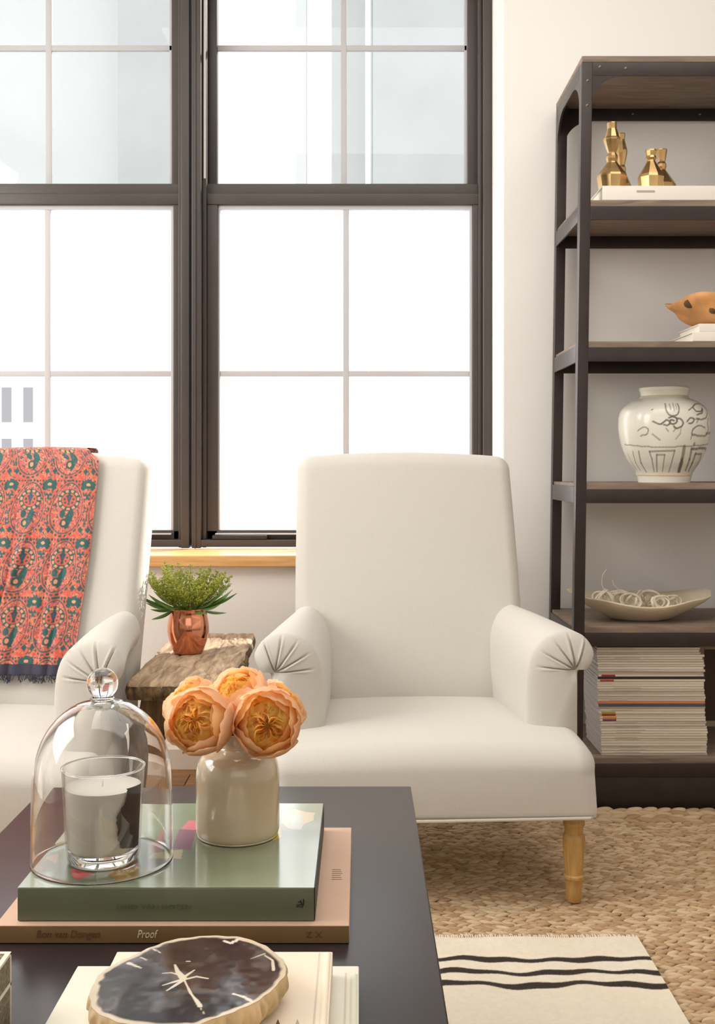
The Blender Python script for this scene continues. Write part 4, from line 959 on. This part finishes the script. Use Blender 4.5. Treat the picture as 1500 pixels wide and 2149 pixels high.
# ================================================================ COFFEE TABLE
TZ = 0.42; tx0, tx1, ty0, ty1 = -0.522, 0.0847, K * 0.80, K * 2.057
ct = thing('coffee_table', 'low rectangular coffee table with satin near black top', 'coffee table', ((tx0 + tx1) / 2, (ty0 + ty1) / 2, ZJ + 0.006))
B().box((tx0, ty0, TZ - 0.035), (tx1, ty1, TZ), 0.002).build('tabletop', M['table'], ct)
for x in (tx0 + 0.03, tx1 - 0.075):
    for y in (ty0 + 0.03, ty1 - 0.075):
        B().box((x, y, ZJ + 0.0075), (x + 0.045, y + 0.045, TZ - 0.035), 0.002).build('leg', M['table'], ct)
for y in (ty0 + 0.04, ty1 - 0.06): B().box((tx0 + 0.075, y, TZ - 0.085), (tx1 - 0.075, y + 0.018, TZ - 0.035)).build('apron', M['table'], ct, smooth=False)
for x in (tx0 + 0.04, tx1 - 0.06): B().box((x, ty0 + 0.075, TZ - 0.085), (x + 0.018, ty1 - 0.075, TZ - 0.035)).build('apron', M['table'], ct, smooth=False)
e_ = 0.0006
# tan book below
ax0, ax1, ay0, ay1 = -0.406, -0.012, K * 1.378, K * 1.752
tb = book('tan_book', ax0, ax1, ay0, ay1, TZ + e_, TZ + 0.0202, 'tanbook', 'large thin tan book under the green book', ct=0.0022)
B().box((ax0, ay0 - 0.0012, TZ + e_ + 0.0003), (ax1, ay0 + 0.001, TZ + 0.0198), 0.0004).build('spine_strip', M['tanspine'], tb)
zt_ = TZ + 0.0070; yy = ay0 - 0.0016
s1 = 1.378 / 2600
text_mesh('Ron van Dongen', 'lettering', M['brownink'], 0.0125, ((77 - 755) * s1, yy, zt_), (1, 0, 0), (0, 0, 1), tb, 0.25, width=134 * s1)
text_mesh('Proof', 'lettering', M['whiteink'], 0.0125, ((289 - 755) * s1, yy, zt_), (1, 0, 0), (0, 0, 1), tb, 0.25, width=43 * s1, label='white lettering')
text_mesh('Z X', 'lettering', M['brownink'], 0.010, ((642 - 755) * s1, yy, zt_), (1, 0, 0), (0, 0, 1), tb, 0.0, width=34 * s1)
nb_ = B()
for k in range(6): nb_.box((-0.035, ay0 + 0.135 + k * 0.0065, TZ + 0.0202), (-0.022 - 0.001 * (k % 3), ay0 + 0.1362 + k * 0.0065, TZ + 0.0204))
nb_.build('cover_print', M['brownink'], tb, smooth=False)
# green book
G0 = TZ + 0.0208; gx0, gx1, gy0, gy1, gz1 = -0.384, -0.0515, K * 1.390, K * 1.738, TZ + 0.058
gb = book('green_book', gx0, gx1, gy0, gy1, G0, gz1 - 0.0004, 'greenspine', 'thick glossy sage green art book under the cloche and vase', ct=0.003)
nu, nv = 330, 330; C = np.ones((nv + 1, nu + 1, 3)) * np.array(lin((140, 150, 124)))
C *= (0.86 + 0.24 * vnoise(nv + 1, nu + 1, 70))[..., None]
def gpt(px, py): D = (H - gz1) * 2600 / (py - 980); return (((px - 755) * D / 2600 - gx0) / (gx1 - gx0), (K * D - gy0) / (gy1 - gy0))
for pts, col, al in (([(395, 1722), (412, 1722), (412, 1742), (380, 1740)], (226, 130, 140), .9), ([(376, 1740), (412, 1742), (400, 1784), (362, 1780)], (150, 104, 124), .9), ([(318, 1772), (350, 1740), (356, 1742), (340, 1792), (318, 1796)], (196, 130, 126), .8),
                     ([(320, 1790), (384, 1782), (380, 1802), (312, 1802)], (222, 208, 160), .8), ([(150, 1822), (176, 1828), (200, 1832), (166, 1846), (152, 1840)], (212, 74, 74), .95), ([(228, 1830), (262, 1816), (292, 1824), (286, 1842), (244, 1848)], (186, 146, 66), .95),
                     ([(262, 1812), (290, 1806), (292, 1822), (268, 1824)], (200, 110, 100), .7), ([(590, 1704), (618, 1698), (640, 1704), (660, 1706), (656, 1722), (636, 1730), (630, 1742), (604, 1738), (590, 1726)], (214, 190, 150), .8),
                     ([(612, 1712), (634, 1710), (632, 1740), (610, 1740)], (180, 186, 176), .9), ([(560, 1755), (588, 1735), (590, 1756), (574, 1764)], (206, 186, 40), .9), ([(300, 1800), (370, 1800), (360, 1822), (300, 1822)], (140, 146, 150), .6), ([(96, 1800), (124, 1790), (118, 1812)], (206, 170, 140), .6)):
    polyfill(C, [gpt(*p) for p in pts], lin(col), al)
for k in range(26):
    a = (245 + 40 * nrng.random(), 1818 + 26 * nrng.random()); c_ = (a[0] + 14 * (nrng.random() - .5), a[1] + 8 * (nrng.random() - .5)); stroke(C, [gpt(*a), gpt(*c_)], 1.2, lin((226, 190, 110)), alpha=.8)
B().grid(lambda u, v: (gx0 + (gx1 - gx0) * u, gy0 + (gy1 - gy0) * v, gz1), nu, nv).build('cover_print', M['gloss'], gb, colors=C.reshape(-1, 3))
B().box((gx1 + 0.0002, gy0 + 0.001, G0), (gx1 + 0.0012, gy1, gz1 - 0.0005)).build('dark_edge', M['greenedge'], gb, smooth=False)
s2 = 1.390 / 2600
def zsp(py): return H - (py - 980) * s2
text_mesh('DRIES VAN NOTEN', 'lettering', M['deboss'], 0.0085, ((245 - 755) * s2, gy0 - 0.0009, zsp(1908)), (1, 0, 0), (0, 0, 1), gb, width=156 * s2)
for l in ([(621, 1902), (634, 1902), (634, 1897), (622, 1899)], [(625, 1893), (632, 1891)], [(634, 1905), (637, 1896), (637, 1886)], [(631, 1889), (633, 1897)]):
    B().tube([((x - 755) * s2, gy0 - 0.0008, zsp(y)) for x, y in l], 0.0006, 5).build('emblem', M['ink'], gb)

# cloche, candle ------------------------------------------------------------------
cx, cy = (215 - 755) * 1.491 / 2600, K * 1.491; Z0 = gz1 + 0.0008
clo = thing('glass_cloche', 'clear glass cloche with ball knob over the candle on the green book', 'cloche', (cx, cy, Z0))
outp = [(0.0835, 0.0), (0.0835, 0.03), (0.0828, 0.075), (0.0815, 0.105), (0.078, 0.125), (0.0715, 0.144), (0.062, 0.160), (0.050, 0.173), (0.036, 0.183), (0.022, 0.1885), (0.0001, 0.190)]
op = [(p.x, p.y) for p in catmull(outp, 44)]; op[-1] = (0.0001, op[-1][1])
ip = [(max(r - 0.0022, 0.0001), z - (0.0022 * min(1, max(0, (z - 0.08) / 0.08)))) for r, z in op]; ip[-1] = (0.0001, op[-1][1] - 0.0026)
B().lathe([(0.0001 + 0, op[-1][1])] + op[::-1][1:] + [(0.0838, -0.0003), (0.0822, -0.0003)] + ip, (cx, cy, Z0), 96).build('dome', M['glass'], clo, angle=3)
kz = 0.6895 - Z0; kr = 0.0187
kp = [(0.0001, 0.1905), (0.0135, 0.1905), (0.0150, 0.193), (0.0110, 0.196)] + [(kr * math.sin(a), kz - kr * math.cos(a)) for a in [0.62 + (PI - 0.62) * k / 22 for k in range(23)]]
kp[-1] = (0.0001, kp[-1][1])
B().lathe(kp, (cx, cy, Z0), 48).build('knob', M['glass'], clo, angle=3)
can = thing('candle', 'cream wax candle in a clear tumbler under the glass cloche', 'candle', (cx + 0.001, cy, Z0))
gp = [(0.0001, 0.0), (0.040, 0.0), (0.0425, 0.003), (0.0440, 0.012), (0.0488, 0.110), (0.0484, 0.1118), (0.0468, 0.110), (0.0425, 0.018), (0.040, 0.0145), (0.0001, 0.0140)]
B().lathe(gp, (cx + 0.001, cy, Z0), 72).build('tumbler', M['thin'], can, angle=0.9)
B().lathe([(0.0001, 0.0006), (0.0385, 0.0006), (0.0415, 0.004), (0.0418, 0.0125), (0.040, 0.0138), (0.0001, 0.0138)], (cx + 0.001, cy, Z0), 64).build('glass_base', M['glass'], can, angle=0.9)
B().lathe([(0.0486 + 0.0014 * math.cos(a), 0.1112 + 0.0014 * math.sin(a)) for a in [2 * PI * k / 10 for k in range(10)]], (cx + 0.001, cy, Z0), 72, closed=True).build('glass_rim', M['glass'], can, angle=3)
B().lathe([(0.0001, 0.0143), (0.0385, 0.0146), (0.0418, 0.019), (0.0449, 0.086), (0.0449, 0.0885), (0.042, 0.0875), (0.0001, 0.087)], (cx + 0.001, cy, Z0), 64).build('wax', M['wax'], can, angle=0.9)
B().tube([(cx, cy, Z0 + 0.087), (cx + 0.0005, cy, Z0 + 0.094)], 0.0008, 6).build('wick', M['whiteink'], can)
vs = []; fs = []; nn = 40
rg = random.Random(2)
for i in range(nn + 1):
    v = i / nn; z_ = 0.020 + 0.074 * v; r = 0.0437 + (0.0488 - 0.0437) * (z_ - 0.006) / 0.104 + 0.0004
    a0 = math.radians(38 + 6 * math.sin(v * 9) + 12 * max(0, v - 0.6) - 9 * math.exp(-((v - 0.22) / 0.14) ** 2) + 3 * noise.noise(Vector((v * 22, 0, 0)))); a1 = math.radians(78)
    if v < 0.06: a0 = math.radians(38 + 22 * (0.06 - v) / 0.06 + 4 * rg.random())
    for k in range(9): a = -PI / 2 + a0 + (a1 - a0) * k / 8; vs.append((cx + 0.001 + r * math.cos(a), cy + r * math.sin(a), Z0 + z_))
fs = [(i * 9 + k, i * 9 + k + 1, (i + 1) * 9 + k + 1, (i + 1) * 9 + k) for i in range(nn) for k in range(8)]
o = B().add(vs, fs).build('painted_mark', M['ink'], can, angle=3); o['label'] = 'black brushed mark down the right side'

# stoneware bottle and roses ----------------------------------------------------------
vx, vy = (499 - 755) * 1.594 / 2600, K * 1.594
st = thing('stoneware_vase', 'glazed cream stoneware bottle holding peach roses on the green book', 'vase', (vx, vy, Z0))
vp = [(0.0001, 0.0), (0.047, 0.0), (0.051, 0.002), (0.0533, 0.008), (0.0535, 0.03), (0.0535, 0.066), (0.0530, 0.082), (0.0500, 0.094), (0.0440, 0.1025), (0.034, 0.108), (0.0265, 0.111), (0.0245, 0.115), (0.0250, 0.125), (0.0262, 0.129), (0.0250, 0.131), (0.0225, 0.129), (0.021, 0.115), (0.04, 0.098), (0.05, 0.06), (0.049, 0.01), (0.0001, 0.006)]
B().lathe([(p.x if p.x > 0.0001 else 0.0001, max(p.y, 0.0)) for p in catmull(vp, 90)], (vx, vy, Z0), 72).build('body', M['stoneware'], st, angle=3)
def rose(label, c, axis, R, seed, opn=0.95):
    rg = random.Random(seed); t = thing('rose', label, 'flower', tuple(c), 0, 'peach roses in the stoneware bottle')
    q = Vector(axis).normalized().to_track_quat('Z', 'Y').to_matrix() @ Matrix.Rotation(rg.random() * 6, 3, 'Z')
    def shell(rad, az, hw, th0, th1, flare, m, ruf, sq=1.0, name='petal', zoff=0.0):
        sd = rg.random() * 50
        def fn(u, v):
            s = 2 * u - 1; wv = math.sin(PI * (0.12 + 0.55 * v)) * (1 - 0.22 * v ** 6)
            th = th0 + (th1 - th0) * v + (0.16 * s * s * v ** 3) + ruf * 0.16 * v ** 3 * noise.noise(Vector((s * 2.6, sd, v)))
            a = az + hw * s * wv + 0.06 * noise.noise(Vector((sd, v * 2, s)))
            r = rad * (1 + flare * v ** 5 + ruf * 0.10 * v ** 2 * noise.noise(Vector((s * 3.1, sd + 9, v * 2)))) * (1 + 0.03 * s * s)
            return q @ Vector((r * math.sin(th) * math.cos(a), r * math.sin(th) * math.sin(a), sq * r * math.cos(th) + zoff))
        return B().grid(fn, 10, 10).build(name, M[m], t, world=False, angle=3)
    for k in range(6): shell(R * (1.0 + 0.025 * (k % 3)), k * 2 * PI / 6 + rg.random() * 0.3, 0.80, 3.0, opn - 0.05 + 0.12 * rg.random(), 0.08, 'peach', 0.7)
    for k in range(5): shell(R * 0.93, k * 2 * PI / 5 + 0.5 + rg.random() * 0.3, 0.85, 3.0, opn - 0.16, 0.03, 'peach' if k % 2 else 'apricot', 0.6)
    for k in range(5): shell(R * 0.85, k * 2 * PI / 5 + rg.random(), 0.85, 2.8, opn - 0.18, -0.02, 'apricot', 0.6)
    for k in range(5): shell(R * 0.77, k * 2 * PI / 5 + rg.random(), 0.80, 2.6, opn - 0.12, -0.05, 'orange', 0.8)
    # quartered heart: nested ruffled folds
    for i_, (fr, nn_, hwid, oo) in enumerate(((0.72, 5, 0.78, 0.62), (0.64, 5, 0.75, 0.58), (0.56, 6, 0.6, 0.52))):
        for k in range(nn_): shell(R * fr * 1.12, k * 2 * PI / nn_ + rg.random(), hwid, 1.9, oo + 0.10 * rg.random(), -0.10, 'orange', 1.0, name='inner_petal', zoff=R * 0.04 * i_)
    def cap(u, v):
        a = 2 * PI * u; r = R * 0.60 * v; return q @ Vector((r * math.cos(a), r * math.sin(a), R * (0.60 - 0.18 * v * v) + R * 0.05 * math.sin(a * 11 + 7 * v) * v))
    B().grid(cap, 66, 8).build('inner_petal', M['orange'], t, world=False, angle=3)
    off_ = Vector((R * 0.10, -R * 0.06, 0))
    for k in range(30):
        a0 = 2 * PI * k / 30 + rg.random() * 0.2; ln = R * (0.30 + 0.26 * rg.random()); sd = rg.random() * 30; sw = rg.choice((-1, 1)) * (0.5 + 0.5 * rg.random()); hh = 0.10 + 0.12 * rg.random()
        def fc(u, v, a0=a0, ln=ln, sd=sd, sw=sw, hh=hh):
            r = R * 0.05 + ln * u; a = a0 + sw * u * u * 0.9 + 0.25 * noise.noise(Vector((u * 3, sd, 0))) + 0.35 * v * sw
            p = off_ + Vector((math.cos(a), math.sin(a), 0)) * r; rr = p.length
            return q @ Vector((p.x, p.y, R * (0.60 - 0.46 * (rr / R) ** 2 + hh * v * math.sin(PI * (0.12 + 0.8 * u)) + 0.04 * v * noise.noise(Vector((u * 7, sd, 2))))))
        B().grid(fc, 10, 4).build('inner_petal', M['apricot' if k % 4 == 0 else 'orange'], t, world=False, angle=3)
    for j in range(5):
        aj = j * 2 * PI / 5 + 0.4 * rg.random(); qc = Vector((math.cos(aj), math.sin(aj), 0)) * R * 0.28
        for n_ in range(2, 5):
            ra = R * (0.05 + 0.050 * n_); sd = rg.random() * 40; hh = R * (0.50 - 0.035 * n_ + 0.06 * rg.random())
            def fn(u, v, ra=ra, sd=sd, hh=hh, qc=qc, aj=aj, n_=n_):
                s = 2 * u - 1; a = aj + PI + s * 1.9; wob = 1 + 0.22 * noise.noise(Vector((s * 2.5, sd, v * 1.5)))
                p = qc + Vector((math.cos(a), math.sin(a), 0)) * ra * wob * (1 + 0.12 * v)
                rr = math.hypot(p.x, p.y); top = R * (0.80 - 0.42 * (rr / R) ** 2) - R * 0.035 * n_ + 0.2 * (hh - R * .5); z = 0.10 * R + (top - 0.10 * R) * v + R * 0.07 * noise.noise(Vector((s * 4, sd, 3))) * v
                if rr > 0.62 * R: p *= 0.62 * R / rr
                return q @ Vector((p.x, p.y, z))
            B().grid(fn, 14, 5).build('inner_petal', M['orange' if n_ < 4 else 'apricot'], t, world=False, angle=3)
    return t
def RC(px, py, D): return W(px, py, D)
roses = [('front left peach rose, deep orange heart facing the viewer', RC(421, 1513, 1.53), (-0.28, -0.90, 0.22), 0.0400, 1), ('front right peach rose with wide open quartered heart', RC(560, 1516, 1.53), (0.06, -0.95, 0.20), 0.0410, 2),
         ('topmost centre peach rose tilted upward', RC(503, 1462, 1.615), (-0.38, -0.42, 0.82), 0.0370, 3), ('back left peach rose mostly behind the front left one', RC(402, 1478, 1.66), (-0.60, -0.30, 0.72), 0.0350, 4), ('back right peach rose mostly behind the front right one', RC(583, 1486, 1.66), (0.62, -0.05, 0.72), 0.0360, 5)]
for lab, c, ax, R, sd in roses:
    t = rose(lab, c, ax, R, sd)
    e = c - Vector(ax).normalized() * R * 0.93; m_ = Vector((vx + (c.x - vx) * 0.15, vy + (c.y - vy) * 0.15, Z0 + 0.131))
    B().tube([tuple(p) for p in catmull([tuple(e), tuple(e.lerp(m_, 0.5) + Vector((0, 0, 0.004))), tuple(m_), (vx + (c.x - vx) * -.1, vy, Z0 + 0.03)], 12)], 0.0022, 7).build('stem', M['rosestem'], t)

# front stack of books, petrified wood ----------------------------------------------------
pb = book('pale_book', -0.288, -0.0015, K * 0.92, K * 1.265, TZ + e_, TZ + 0.0205, 'paleBook', 'pale grey white hardback, lower of the two front books', spine='right')
cb = book('cream_book', -0.243, -0.0277, K * 0.93, K * 1.241, TZ + 0.0211, TZ + 0.0445, 'creambook', 'cream hardback under the petrified wood slice', spine='right')
for bk, hx, z1 in ((pb, 0.14325, 0.0199), (cb, 0.10765, 0.0234)):
    hy = 0.14
    B().tube([(hx - 0.0045, -hy, z1 - 0.0035), (hx - 0.0045, hy - 0.006, z1 - 0.0035)], 0.0050, 12).build('spine_roll', M['paleBook' if bk is pb else 'creambook'], bk, world=False)
    B().box((hx - 0.0135, -hy, z1 - 0.0002), (hx - 0.0115, hy - 0.003, z1 + 0.0001)).build('hinge_groove', M['groove'], bk, world=False, smooth=False)
zc = TZ + 0.0445
def cpt(px, py): D = (H - zc) * 2600 / (py - 980); return ((px - 755) * D / 2600, K * D)
for (px, m) in ((583, 'brownink'), (624, 'greybar')):
    p = [cpt(px, 2139), cpt(px - 14, 2175), cpt(px + 14, 2175)]
    B().prism(p, 2, zc + 0.00005, zc + 0.0003).build('cover_print', M[m], cb, smooth=False)
sx_, sy_ = -0.148, 0.980; sz0, sz1 = zc + 0.0005, zc + 0.0275
pw = thing('petrified_wood', 'polished black petrified wood slice with tan bark on the cream book', 'stone slice', (sx_, sy_, sz0))
PRA = np.radians([-180, -149, -130, -110, -78, -56, -22, -4, 16, 46, 71, 101, 141, 180]); PRR = np.array([0.088, 0.094, 0.094, 0.088, 0.081, 0.0705, 0.073, 0.077, 0.084, 0.088, 0.093, 0.090, 0.0785, 0.088])
def pr(a):
    a = (a + PI) % (2 * PI) - PI
    m = sum(float(np.interp(((a + d) + PI) % (2 * PI) - PI, PRA, PRR)) for d in (-0.24, -0.12, 0, 0.12, 0.24)) / 5
    return m * (1 + 0.008 * math.sin(7 * a) + 0.006 * math.sin(17 * a) + 0.004 * math.sin(31 * a))
na, nr = 300, 110; rr_, aa_ = np.meshgrid(np.arange(nr + 1) / nr, np.arange(na) * 2 * PI / na, indexing='ij')
rad = np.array([pr(a) for a in aa_[0]])[None]; X = rr_ * rad * np.cos(aa_); Y = rr_ * rad * np.sin(aa_)
C = np.ones(X.shape + (3,)) * np.array(lin((52, 47, 48)))
wx = 260; G1 = vnoise(wx, wx, 34); G2 = vnoise(wx, wx, 11); ix = np.clip(((X / 0.1 + 1) / 2 * (wx - 1)).astype(int), 0, wx - 1); iy = np.clip(((Y / 0.1 + 1) / 2 * (wx - 1)).astype(int), 0, wx - 1)
nz = 0.6 * G1[iy, ix] + 0.4 * G2[iy, ix]; C = C * (0.6 + 0.9 * nz)[..., None]
C = C + (np.array(lin((120, 116, 116))) - C) * (np.clip((nz - 0.55) * 4, 0, 1) * 0.45)[..., None]
rim = np.clip((rr_ - 0.925 - 0.05 * (G2[iy, ix] - 0.5)) / 0.03, 0, 1)[..., None]; C = C * (1 - rim) + np.array(lin((206, 192, 168))) * rim
def spt(px, py): D = (H - sz1) * 2600 / (py - 980); return ((px - 755) * D / 2600 - sx_, K * D - sy_)
cream = np.array(lin((214, 206, 188)))
def vein(pts, w0, w1):
    global C
    P = [spt(*p) for p in pts]; n = len(P) - 1
    for i in range(n):
        (x0, y0), (x1, y1) = P[i], P[i + 1]; dx, dy = x1 - x0, y1 - y0; t = np.clip(((X - x0) * dx + (Y - y0) * dy) / (dx * dx + dy * dy + 1e-12), 0, 1)
        d = np.hypot(X - x0 - t * dx, Y - y0 - t * dy); w = w0 + (w1 - w0) * (i + t) / n; w = w * (0.75 + 0.5 * G2[iy, ix]); a = np.clip((w - d) / 0.0006 + 0.5, 0, 1)[..., None]; C = C * (1 - a) + cream * a
for pts, w0, w1 in (([(367, 2025), (373, 2040), (385, 2054)], 0.0012, 0.0030), ([(385, 2054), (400, 2085), (412, 2100), (420, 2112)], 0.0008, 0.0020), ([(385, 2052), (408, 2036)], 0.0016, 0.0008), ([(388, 2056), (412, 2050), (436, 2054)], 0.0014, 0.001), ([(385, 2056), (362, 2062), (342, 2068)], 0.0018, 0.0008),
                  ([(384, 2058), (368, 2068), (350, 2079)], 0.0018, 0.0010), ([(380, 2048), (360, 2042), (341, 2043)], 0.0012, 0.0006), ([(413, 2104), (430, 2130)], 0.0003, 0.0003), ([(490, 2086), (510, 2092), (528, 2102)], 0.0013, 0.0016), ([(556, 2006), (572, 2016), (574, 2036)], 0.0008, 0.0016), ([(526, 2012), (556, 2002)], 0.0005, 0.0004),
                  ([(322, 1992), (336, 2000)], 0.0010, 0.0006), ([(270, 2022), (296, 2032)], 0.0022, 0.0008), ([(296, 2010), (308, 2016)], 0.001, 0.0005), ([(392, 2018), (398, 2018)], 0.0008, 0.0008), ([(470, 1975), (484, 1980), (500, 1972)], 0.0016, 0.002)):
    vein(pts, w0, w1)
vs = [(sx_ + float(X[i, k]), sy_ + float(Y[i, k]), sz1 + 0.0004 * float(nz[i, k])) for i in range(nr + 1) for k in range(na)]
fs = [(i * na + k, i * na + (k + 1) % na, (i + 1) * na + (k + 1) % na, (i + 1) * na + k) for i in range(nr) for k in range(na)]
B().add(vs, fs).build('polished_face', M['polish'], pw, colors=C.reshape(-1, 3), angle=3)
vs = []; fs = []; nl = 14
for i in range(nl + 1):
    t_ = i / nl; z_ = sz1 + (sz0 - sz1) * t_
    for k in range(na):
        a = 2 * PI * k / na; r = pr(a) * (1 + 0.0 * t_) + 0.0035 * math.sin(PI * t_) * (1 + 1.6 * noise.noise(Vector((math.cos(a) * 12, math.sin(a) * 12, t_ * 1.4)))) - 0.008 * t_ ** 2 - 0.0030 * math.exp(-(noise.noise(Vector((math.cos(a) * 16, math.sin(a) * 16, t_ * 0.8))) / 0.07) ** 2) * math.sin(PI * t_)
        vs.append((sx_ + r * math.cos(a), sy_ + r * math.sin(a), z_))
fs = [(i * na + k, i * na + (k + 1) % na, (i + 1) * na + (k + 1) % na, (i + 1) * na + k) for i in range(nl) for k in range(na)]; fs.append(tuple(nl * na + k for k in range(na)))
B().add(vs, fs).build('bark', M['bark'], pw, angle=2)

# shagreen box at the left edge
bx1 = (22 - 755) * 1.17 / 2600; by1_ = K * 1.17; bz0, bz1 = TZ + e_, TZ + 0.0715; bx0_, by0_ = bx1 - 0.17, by1_ - 0.19
sb = thing('shagreen_box', 'pebbled olive grey box with bone trim at the table corner', 'box', ((bx0_ + bx1) / 2, (by0_ + by1_) / 2, bz0))
zs = H - 1084 * 1.17 / 2600
B().box((bx0_, by0_, bz0), (bx1, by1_, zs - 0.0015), 0.001).build('box_body', M['shagreen'], sb)
B().box((bx0_, by0_, zs + 0.0015), (bx1, by1_, bz1), 0.001).build('lid', M['shagreen'], sb)
w = 0.004; q = 0.0006
for za, zb_ in ((zs - 0.0015, zs + 0.0015), (bz1 - 0.002, bz1 + q)):
    B().box((bx1 - w, by0_ - q, za), (bx1 + q, by1_ + q, zb_)).build('bone_strip', M['bonetrim'], sb, smooth=False); B().box((bx0_ - q, by0_ - q, za), (bx0_ + w, by1_ + q, zb_)).build('bone_strip', M['bonetrim'], sb, smooth=False)
    B().box((bx0_ + w, by1_ - w, za), (bx1 - w, by1_ + q, zb_)).build('bone_strip', M['bonetrim'], sb, smooth=False); B().box((bx0_ + w, by0_ - q, za), (bx1 - w, by0_ + w, zb_)).build('bone_strip', M['bonetrim'], sb, smooth=False)
for x in (bx0_ + 0.0007, bx1 - 0.0007):
    for y in (by0_ + 0.0007, by1_ - 0.0007): B().box((x - 0.0013, y - 0.0013, bz0), (x + 0.0013, y + 0.0013, bz1)).build('bone_strip', M['bonetrim'], sb, smooth=False)
